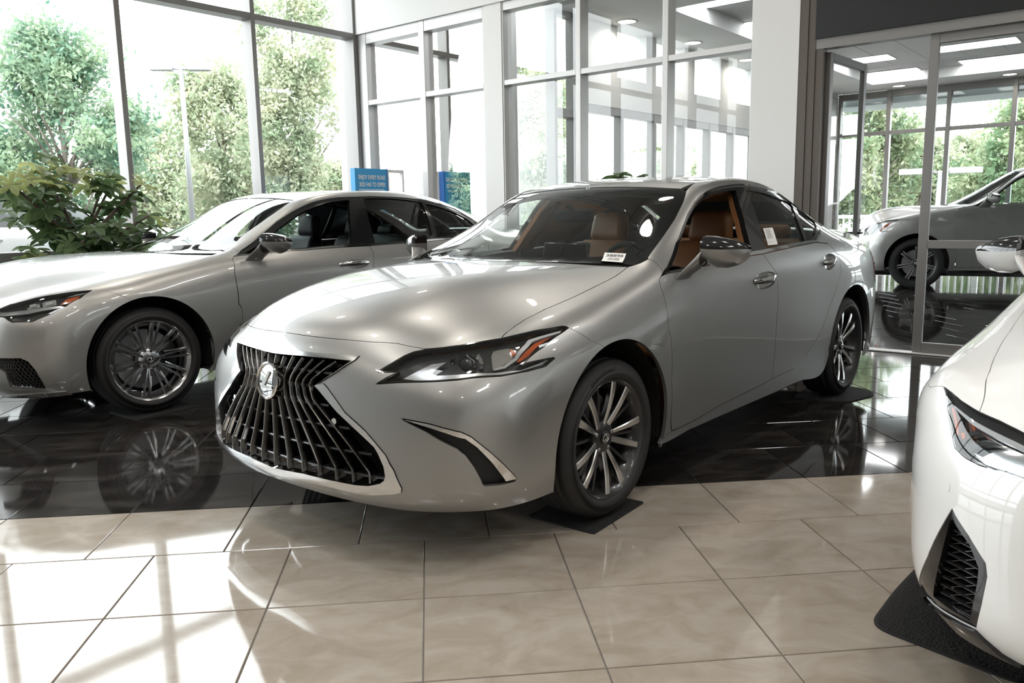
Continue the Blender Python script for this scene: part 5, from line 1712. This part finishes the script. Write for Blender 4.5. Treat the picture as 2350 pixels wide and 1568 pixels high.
# ---------------------------------------------------------------- outside: ground, trees, lamp posts, railing
ground_m = mat('pale_asphalt', (.20, .20, .195), .9)
noise_col(ground_m, (.17, .17, .165), (.24, .235, .225), 2.0, coord='Object')
for nm, lo, hi in (('ground', (-60, 9.21, -.5), (120, 120, -.10)), ('ground_2', (18.41, -80, -.5), (120, 9.21, -.10)), ('ground_3', (8.0, 5.96, -.5), (18.41, 9.21, -.10)), ('ground_4', (-60, -80, -.5), (18.41, -6.21, -.10)), ('ground_5', (-60, -6.21, -.5), (-6.01, 9.21, -.10))):
    tag(MB().box(lo, hi).build(nm, ground_m), kind='structure')
grass_m = mat('grass_strip', (.10, .16, .06), .95)
noise_col(grass_m, (.08, .13, .05), (.17, .22, .09), 3.0)
tag(MB().box((-40, 29, -.10), (60, 34, -.04)).build('lawn_strip', grass_m), kind='structure')
bark = mat('tree_bark', (.16, .13, .11), .9)
noise_col(bark, (.11, .09, .075), (.22, .19, .16), 6.0, stretch=(1, 1, .2))


def leaf_mat(name, c0, c1, tr=.35):
    m = bpy.data.materials.new(name)
    m.use_nodes = True
    nt = m.node_tree
    b = bsdf(m)
    b.inputs['Roughness'].default_value = .6
    noise_col(m, c0, c1, 1.3, 4.0, .38, .62)
    tl = nn(m, 'ShaderNodeBsdfTranslucent')
    mx = nn(m, 'ShaderNodeMixShader')
    mx.inputs[0].default_value = tr
    out = nt.nodes['Material Output']
    src = b.inputs['Base Color'].links[0].from_socket
    nt.links.new(src, tl.inputs[0])
    nt.links.new(b.outputs[0], mx.inputs[1])
    nt.links.new(tl.outputs[0], mx.inputs[2])
    nt.links.new(mx.outputs[0], out.inputs[0])
    MATS[name] = m
    return m


leaf_a = leaf_mat('leaves_blue_green', (.10, .21, .145), (.33, .42, .27), .4)
leaf_b = leaf_mat('leaves_pale_green', (.24, .31, .19), (.52, .53, .38), .4)
leaf_c = leaf_mat('leaves_mid_green', (.14, .23, .12), (.40, .44, .27), .4)


def make_tree(x, y, h, r, m, label, n=5000, leaf=.16, trunk=1.2, open_=.0, seed=1, bush=False):
    rs = np.random.RandomState(seed)
    root = empty('tree' if not bush else 'shrub', (x, y, -.1))
    tag(root, label, 'tree' if not bush else 'shrub', 'trees outside the windows')
    ch = h - trunk
    B = MB()
    B.tube([(0, 0, 0), (.05 * r, .03, trunk * .7), (0, 0, trunk + ch * .35), (.05, 0, trunk + ch * .8)], [.06 * r + .05, .05 * r + .04, .03 * r + .02, .015], 8)
    B.build('trunk', bark, root)
    k = 14 if not bush else 6
    for i in range(k):
        a, z0 = rs.uniform(0, 6.283), trunk + ch * rs.uniform(.0, .5)
        rr = r * rs.uniform(.55, .85)
        MB().tube([(0, 0, z0), (rr * .45 * math.cos(a), rr * .45 * math.sin(a), z0 + ch * .16), (rr * math.cos(a), rr * math.sin(a), z0 + ch * .30)], [.022 * r + .012, .014 * r + .008, .006], 5).build('branch', bark, root)
    # leaf sprays gathered in clumps over the crown
    nc = 46
    c = rs.normal(size=(nc, 3))
    c /= np.linalg.norm(c, axis=1, keepdims=True)
    c *= (rs.uniform(.35, 1.0, (nc, 1))) ** .6
    cl = c * [r, r, ch / 2] + [0, 0, trunk + ch / 2]
    taper = 1 - .45 * np.clip((cl[:, 2] - trunk) / ch - .4, 0, 1)
    cl[:, :2] *= taper[:, None]
    idx = rs.randint(0, nc, n)
    p = cl[idx] + rs.normal(size=(n, 3)) * [r * .17, r * .17, r * .14]
    d1 = rs.normal(size=(n, 3)); d1 /= np.linalg.norm(d1, axis=1, keepdims=True)
    d2 = np.cross(d1, rs.normal(size=(n, 3))); d2 /= np.linalg.norm(d2, axis=1, keepdims=True)
    s = (leaf * rs.uniform(.6, 1.3, (n, 1)))
    V = np.stack([p - d1 * s, p + d2 * s * .5, p + d1 * s, p - d2 * s * .5], 1).reshape(-1, 3)
    me = bpy.data.meshes.new('foliage')
    me.vertices.add(4 * n); me.loops.add(4 * n); me.polygons.add(n)
    me.vertices.foreach_set('co', V.ravel())
    me.loops.foreach_set('vertex_index', np.arange(4 * n))
    me.polygons.foreach_set('loop_start', np.arange(0, 4 * n, 4))
    me.polygons.foreach_set('loop_total', np.full(n, 4))
    me.update()
    o = link('foliage', me, m, root)
    o['kind'] = 'stuff'
    return root


def at_px(px, dist):
    """ground point seen in the direction of a photo column, at a given distance"""
    d = pray((px, 480))
    k = dist / math.hypot(d[0], d[1])
    return float(d[0] * k), float(d[1] * k)


TREES = [  # photo column, distance, height, crown radius, leaves, label, count, leaf size, trunk height
    (160, 23, 6.0, 1.85, leaf_a, 'full blue-green tree filling the leftmost pane above the potted plant', 26000, .075, .7),
    (-190, 27, 5.4, 1.9, leaf_a, 'blue-green tree at the far left, mostly outside the picture', 9000, .10, .8),
    (395, 45, 7.0, 2.5, leaf_b, 'pale tree behind the lamp post in the second pane', 20000, .12, .5),
    (522, 30, 7.0, 1.75, leaf_b, 'tall pale tree at the right of the second pane', 22000, .085, .8),
    (690, 24, 8.2, 1.55, leaf_b, 'tall airy tree with visible trunk in the third pane', 24000, .07, 1.6),
    (615, 46, 5.4, 2.1, leaf_c, 'green tree behind the second window post', 14000, .13, .5),
    (785, 53, 5.2, 2.1, leaf_b, 'pale tree behind the corner column', 12000, .13, .5),
    (930, 42, 4.4, 1.8, leaf_c, 'low tree seen through the corner bay, left half', 12000, .12, .3),
    (1080, 50, 4.4, 1.9, leaf_a, 'low dark tree seen through the corner bay, right half', 12000, .12, .3),
    (1240, 16, 2.7, .72, leaf_c, 'leafy small tree low behind the bay left of the wing', 14000, .05, .3),
    (1235, 30, 7.0, 1.9, leaf_b, 'taller pale tree behind the bay left of the wing', 18000, .09, .9),
    (1520, 62, 7.0, 3.4, leaf_b, 'distant pale tree beyond the wing windows', 8000, .2, .8),
    (1985, 29, 5.2, 1.6, leaf_c, 'dark leafy tree behind the railing, beside the open door', 20000, .085, .7),
    (2090, 35, 4.4, 1.7, leaf_b, 'pale tree behind the SUV bonnet', 16000, .10, .3),
    (2200, 42, 4.2, 1.9, leaf_b, 'pale tree above the SUV windscreen', 16000, .11, .3),
    (2330, 31, 4.4, 1.8, leaf_c, 'tree above the SUV roof at the right edge', 16000, .10, .4),
    (2480, 41, 5.0, 1.8, leaf_b, 'tree beyond the right edge of the picture', 8000, .11, .5),
]
for k, (px, dist, h, r, m, lab, n, lf, tr) in enumerate(TREES):
    x, y = at_px(px, dist)
    make_tree(x, y, h, r, m, lab, n, lf, tr, seed=10 + k)
for k, (px, dist, h, r) in enumerate(((345, 60, 2.6, 1.5), (480, 57, 2.6, 1.5), (590, 64, 2.8, 1.6), (735, 62, 2.8, 1.6), (200, 57, 2.6, 1.5), (30, 55, 2.6, 1.6), (850, 66, 2.8, 1.7))):
    x, y = at_px(px, dist)
    make_tree(x, y, h, r, leaf_c if k % 2 else leaf_b, ['hedge shrub far behind the lamp post', 'hedge shrub far behind the signpost', 'hedge shrub far behind the second window post', 'hedge shrub far behind the airy tree trunk', 'hedge shrub far behind the potted plant', 'hedge shrub far behind the parked white SUV', 'hedge shrub far behind the corner post'][k], 6000, .14, .1, seed=60 + k, bush=True)

pole_m = mat('galvanised_pole', (.30, .30, .31), .5, .4)
lamp_head = mat('lamp_head_grey', (.34, .34, .37), .5)


def lamp_post(x, y, h, ang, label, head=.55):
    r = empty('lamp_post', (x, y, -.1), ang)
    tag(r, label, 'lamp post')
    MB().tube([(0, 0, 0), (0, 0, h)], [.085, .06], 10).build('pole', pole_m, r)
    for s in (-1, 1):
        MB().tube([(0, 0, h - .05), (s * .25, 0, h - .03)], .03, 6).build('arm', pole_m, r)
        B = MB()
        B.prism([(s * .22, -.17), (s * (.22 + head), -.15), (s * (.30 + head), 0), (s * (.22 + head), .15), (s * .22, .17)], h - .08, h + .07)
        B.build('lamp_head', lamp_head, r)
    return r


x, y = at_px(440, 25.5)
lamp_post(x, y, 5.6, math.radians(-45), 'twin-head parking lamp post behind the second window pane')
x, y = at_px(2152, 25)
lamp_post(x, y, 2.3, math.radians(-75), 'twin-head parking lamp behind the SUV room windows', .7)
x, y = at_px(58, 31)
lamp_post(x, y, 3.4, math.radians(-20), 'thin grey lamp post low in the leftmost pane', .2)
# small white sign on a post
x, y = at_px(492, 40)
sp = empty('road_sign', (x, y, -.1), YAW)
tag(sp, 'small white road sign on a post beyond the saloon roof', 'sign')
MB().tube([(0, 0, 0), (0, 0, 1.9)], .03, 6).build('post', pole_m, sp)
MB().box((-.02, -.17, 1.4), (.02, .17, 1.95)).build('sign_plate', white_paper, sp)
# railing behind the far room
rail_m = mat('white_railing', (.75, .75, .74), .5)
rl = MB().box((19.6, -6.0, 1.02), (19.67, 9.0, 1.10)).build('railing', rail_m)
tag(rl, 'white baluster railing outside behind the SUV', 'railing')
MB().box((19.61, -6.0, .10), (19.66, 9.0, .16)).build('bottom_rail', rail_m, rl)
bal = MB().box((-.018, -.018, .16), (.018, .018, 1.02)).mesh('baluster')
for k in range(112):
    o = link('baluster', bal, rail_m, rl)
    o.location = (19.635, -5.9 + .133 * k, 0)
for k in range(9):
    MB().box((19.58, -6 + 1.85 * k, -.1), (19.69, -5.89 + 1.85 * k, 1.16)).build('post', rail_m, rl)
# canopy edge and cladding column outside the corner
clad = mat('pale_cladding', (.62, .66, .67), .5)
pA, pB = onplane((777, 250), 1, 9.9), onplane((803, 250), 1, 9.9)
cc = MB().box((float(pA[0]), 9.6, -.1), (float(pB[0]) + .1, 9.9, 6.0)).build('exterior_column', clad)
tag(cc, kind='structure')
for z in (.9, 2.87, 4.85):
    MB().box((float(pA[0]) - .003, 9.597, z), (float(pB[0]) + .103, 9.903, z + .012)).build('joint', pole_m, cc)
eave = MB().box((18.2, -6, 3.36), (19.3, Y2 + .2, 3.56)).build('exterior_eave', mat('eave_blue_grey', (.42, .47, .47), .6))
tag(eave, kind='structure')
# a white SUV parked outside the left windows
sx, sy = onplane((150, 520), 1, 12.6)[:2]
suv2 = copy_tree(rx, None, {paint_rx: white_paint})
suv2.location = (float(sx) + .9, 12.6, -.1)
suv2.rotation_euler = (0, 0, math.radians(8))
suv2['label'] = 'white SUV parked outside the left windows behind the potted plant'
# ---------------------------------------------------------------- tyre mats
mat_rubber = mat('black_rubber_mat', (.017, .017, .018), .75)
mat_pile = mat('black_coil_mat', (.012, .012, .013), .8)
L = mat_pile.node_tree.links.new
_tc, _vo, _bp = nn(mat_pile, 'ShaderNodeTexCoord'), nn(mat_pile, 'ShaderNodeTexVoronoi'), nn(mat_pile, 'ShaderNodeBump')
_vo.inputs['Scale'].default_value = 130
_bp.inputs['Strength'].default_value = 1.0
_bp.inputs['Distance'].default_value = .006
L(_tc.outputs['Object'], _vo.inputs['Vector'])
L(_vo.outputs['Distance'], _bp.inputs['Height'])
L(_bp.outputs[0], bsdf(mat_pile).inputs['Normal'])


def round_poly(P, r, n=5):
    out = []
    m = len(P)
    for i in range(m):
        a, b, c = (np.array(P[(i + k) % m], float) for k in (-1, 0, 1))
        u, v = (a - b) / np.linalg.norm(a - b), (c - b) / np.linalg.norm(c - b)
        for k in range(n + 1):
            t = k / n
            out.append(tuple((b + u * r) * (1 - t) ** 2 + b * 2 * t * (1 - t) + (b + v * r) * t ** 2))
    return out


def tyre_mat(P, r, label, pile=False, h=.0085):
    p = round_poly(P, r)
    if poly_area(p) < 0: p = p[::-1]
    o = MB().prism([tuple(q) for q in offset_poly(p, 0)], .0005, h - .0015).build('tyre_mat', mat_rubber)
    tag(o, label, 'mat', 'black mats under the tyres')
    q = [tuple(v) for v in offset_poly(p, .010)]
    MB().prism(q, h - .0016, h - .0002).build('mat_surface', mat_pile if pile else mat_rubber, o)
    return o


def car_xy(pose, x, y):
    c, s = math.cos(pose[2]), math.sin(pose[2])
    return (pose[0] + c * x - s * y, pose[1] + s * x + c * y)


tyre_mat([(2.578, 2.046), (2.590, 1.715), (3.020, 1.735), (3.00, 2.05)], .012, 'black rubber mat under the front tyre of the middle silver sedan', True)
cx, cy = car_xy(ES_POSE, -2.87, .80)
tyre_mat([(cx - .30, cy + .16), (cx - .22, cy - .18), (cx + .14, cy - .27), (cx + .30, cy - .12), (cx + .24, cy + .2)], .09, 'rounded black mat under the rear tyre of the middle silver sedan', True)
cx, cy = car_xy(LS_POSE, 0, .80)
tyre_mat([(2.40, 5.49), (2.41, 5.10), (2.85, 5.13), (2.84, 5.52)], .012, 'black mat under the front tyre of the long saloon')
IM = [(2.508, .635), (2.76, .650), (3.10, .56), (3.10, .18), (2.43, .20), (2.395, .36), (2.45, .56)]
tyre_mat([(2.49, .64), (2.78, .64), (3.12, .62), (3.12, .19), (2.40, .21)], .07, 'thick black coil mat under the white sedan at the right edge', True, .0085)

# ---------------------------------------------------------------- potted plants
leaf_dark = leaf_mat('schefflera_leaf', (.055, .105, .038), (.12, .18, .065), .35)
leaf_backlit = leaf_mat('schefflera_backlit_leaf', (.26, .31, .10), (.38, .40, .17), .5)  # bright yellow-green copy: backlight on the top leaves put into the colour
stem_m = mat('plant_stem', (.13, .10, .075), .8)
pot_m = mat('charcoal_planter', (.05, .05, .05), .5)
soil_m = mat('potting_soil', (.03, .022, .016), .95)


def leaflet_mesh(Ln, W):
    V, F = [], []
    prof = [(0, .06), (.25, .55), (.5, .95), (.72, 1.0), (.9, .6), (1, .05)]
    for t, w in prof:
        z = -.16 * t * t * Ln
        V += [(t * Ln, -w * W / 2, z + .018 * w), (t * Ln, 0, z), (t * Ln, w * W / 2, z + .018 * w)]
    for i in range(5):
        for j in range(2):
            a = i * 3 + j
            F.append((a, a + 1, a + 4, a + 3))
    return V, F


def plant(name, x, y, z_pot, stems, clusters, label, limit=300, lsize=(.13, .05), trunk_r=.03, seed=3):
    rs = np.random.RandomState(seed)
    root = empty(name, (x, y, 0))
    tag(root, label, 'plant')
    MB().lathe([(0, .0), (.17, .0), (.21, z_pot - .03), (.225, z_pot), (.20, z_pot), (.19, z_pot - .04)], 28).build('planter', pot_m, root, auto=40)
    MB().lathe([(0, z_pot - .035), (.19, z_pot - .04)], 24).build('soil', soil_m, root)
    for st in stems:
        MB().tube(st, [trunk_r * (1 - .6 * i / (len(st) - 1)) for i in range(len(st))], 7).build('stem', stem_m, root)
    V0, F0 = leaflet_mesh(*lsize)
    me = {0: newmesh('leaf', V0, F0, True), 1: newmesh('leaf', V0, F0, True)}
    me[0].materials.append(leaf_dark)
    me[1].materials.append(leaf_backlit)
    rest = {0: MB(), 1: MB()}
    cnt = 0
    for (c, up, backlit, k) in clusters:
        c, up = Vector(c), Vector(up).normalized()
        side = up.cross(Vector((rs.uniform(-1, 1), rs.uniform(-1, 1), .1))).normalized()
        ph = rs.uniform(0, 6.28)
        for j in range(k):
            a = ph + 6.283 * j / k
            d = (side * math.cos(a) + up.cross(side) * math.sin(a)).normalized()
            xx = (d + up * rs.uniform(-.25, .25)).normalized()
            zz = (up - xx * up.dot(xx)).normalized()
            yy = zz.cross(xx)
            M = Matrix(((xx.x, yy.x, zz.x, c.x), (xx.y, yy.y, zz.y, c.y), (xx.z, yy.z, zz.z, c.z), (0, 0, 0, 1))) @ Matrix.Scale(rs.uniform(.75, 1.15), 4)
            if cnt < limit:
                o = bpy.data.objects.new('leaf', me[backlit])
                o.matrix_basis = M
                o.parent = root
                COL.objects.link(o)
            else:
                rest[backlit].add([tuple(M @ Vector(v)) for v in V0], F0, True)
            cnt += 1
    for y_ in (0, 1):
        if rest[y_].V:
            o = rest[y_].build('leaves', (leaf_dark, leaf_backlit)[y_], root)
            o['kind'] = 'stuff'
    return root


rs = np.random.RandomState(5)
X0, Y0 = 3.42, 8.05
stems, clusters = [], []
base = (0, 0, .50)
for k in range(16):
    a = 6.283 * k / 16 + rs.uniform(-.2, .2)
    rr, zt = rs.uniform(.25, .82), rs.uniform(1.10, 1.70)
    tip = (rr * math.cos(a), rr * .75 * math.sin(a), zt)
    stems.append([base, (0.03 * math.cos(a), .03 * math.sin(a), .80), (rr * .35 * math.cos(a), rr * .3 * math.sin(a), .8 + (zt - .8) * .55), tip])
    for j in range(7):
        t = rs.uniform(.5, 1.05)
        c = (tip[0] * t + rs.uniform(-.14, .14), tip[1] * t + rs.uniform(-.12, .12), .8 + (zt - .8) * t + rs.uniform(-.08, .12))
        yg = 1 if (c[2] > 1.58 or (abs(c[0]) > .72)) and rs.rand() < .6 else 0
        clusters.append((c, (rs.uniform(-.5, .5) + .4 * c[0], rs.uniform(-.9, .1), 1.0), yg, 7))
for j in range(16):
    c = (rs.uniform(-.35, .40), rs.uniform(-.25, .25), 1.64 + rs.uniform(-.05, .22))
    clusters.append((c, (rs.uniform(-.4, .4), rs.uniform(-.8, 0), 1), 1 if rs.rand() < .45 else 0, 8))
for j in range(12):
    c = (rs.uniform(-.6, .75), rs.uniform(-.4, .1), rs.uniform(.92, 1.12))
    clusters.append((c, (rs.uniform(-.4, .4), rs.uniform(-.8, 0), 1), 1 if rs.rand() < .3 else 0, 6))
clusters.sort(key=lambda c: c[0][1])
plant('umbrella_plant', X0, Y0, .50, stems, clusters, 'large bushy umbrella plant by the left windows behind the saloon bonnet', lsize=(.155, .064))
cl2, st2 = [], []
for k in range(9):
    a = rs.uniform(0, 6.28)
    rr = rs.uniform(.05, .28)
    tip = (rr * math.cos(a), rr * math.sin(a), rs.uniform(1.45, 1.64))
    st2.append([(0, 0, .5), (tip[0] * .3, tip[1] * .3, 1.0), tip])
    cl2.append((tip, (rs.uniform(-.6, .2), rs.uniform(-.3, .3), 1), 0, 7))
plant('tall_potted_plant', 7.1, 4.42, .5, st2, cl2, 'dark green leaf tips showing above the roof of the middle sedan', lsize=(.16, .055), trunk_r=.012)

# ---------------------------------------------------------------- blue sales sign and white frame in the corner
blue_m = mat('bright_blue_board', (.045, .36, .72), .35)
blue_d = mat('dark_blue_edge', (.02, .12, .38), .4)
white_ink = mat('white_lettering', (.85, .87, .9), .5)
sg = MB().box((6.66, 7.90, .95), (7.18, 7.98, 1.862)).build('sales_sign', blue_m)
tag(sg, 'blue sales sign board with white lettering in the far left corner', 'sign')
MB().box((7.18, 7.90, .95), (7.20, 7.99, 1.866)).build('sign_edge', blue_d, sg)
MB().box((6.88, 7.92, .02), (6.96, 7.96, .95)).build('sign_post', alu_light, sg)
MB().box((6.70, 7.78, 0.0), (7.14, 8.10, .02)).build('sign_base', alu_light, sg)
for t, z, w in (('ENJOY EVERY ROAD', 1.752, .44), ('2025 HAS TO OFFER', 1.664, .43)):
    me = text_mesh(t, .05, .001, .0012)
    xs = [v.co.x for v in me.vertices]
    k = w / (max(xs) - min(xs))
    for v in me.vertices:
        v.co = Vector((6.935 + v.co.x * k, 7.898 - v.co.z, z + v.co.y * k * 1.5))
    me.materials.clear()
    me.update()
    link('sign_lettering', me, white_ink, sg)
MB().box((6.71, 7.8975, 1.598), (7.13, 7.90, 1.608)).build('sign_rule', white_ink, sg)
fr = MB().box((7.24, 7.95, 1.825), (7.53, 8.0, 1.862)).build('white_stand_frame', wall_white)
tag(fr, 'white upright frame standing just right of the blue sign', 'frame')
MB().box((7.50, 7.95, .03), (7.53, 8.0, 1.825)).build('upright', wall_white, fr)
MB().box((7.24, 7.95, .03), (7.27, 8.0, 1.825)).build('upright', wall_white, fr)
MB().box((7.22, 7.85, 0), (7.55, 8.10, .03)).build('foot', wall_white, fr)
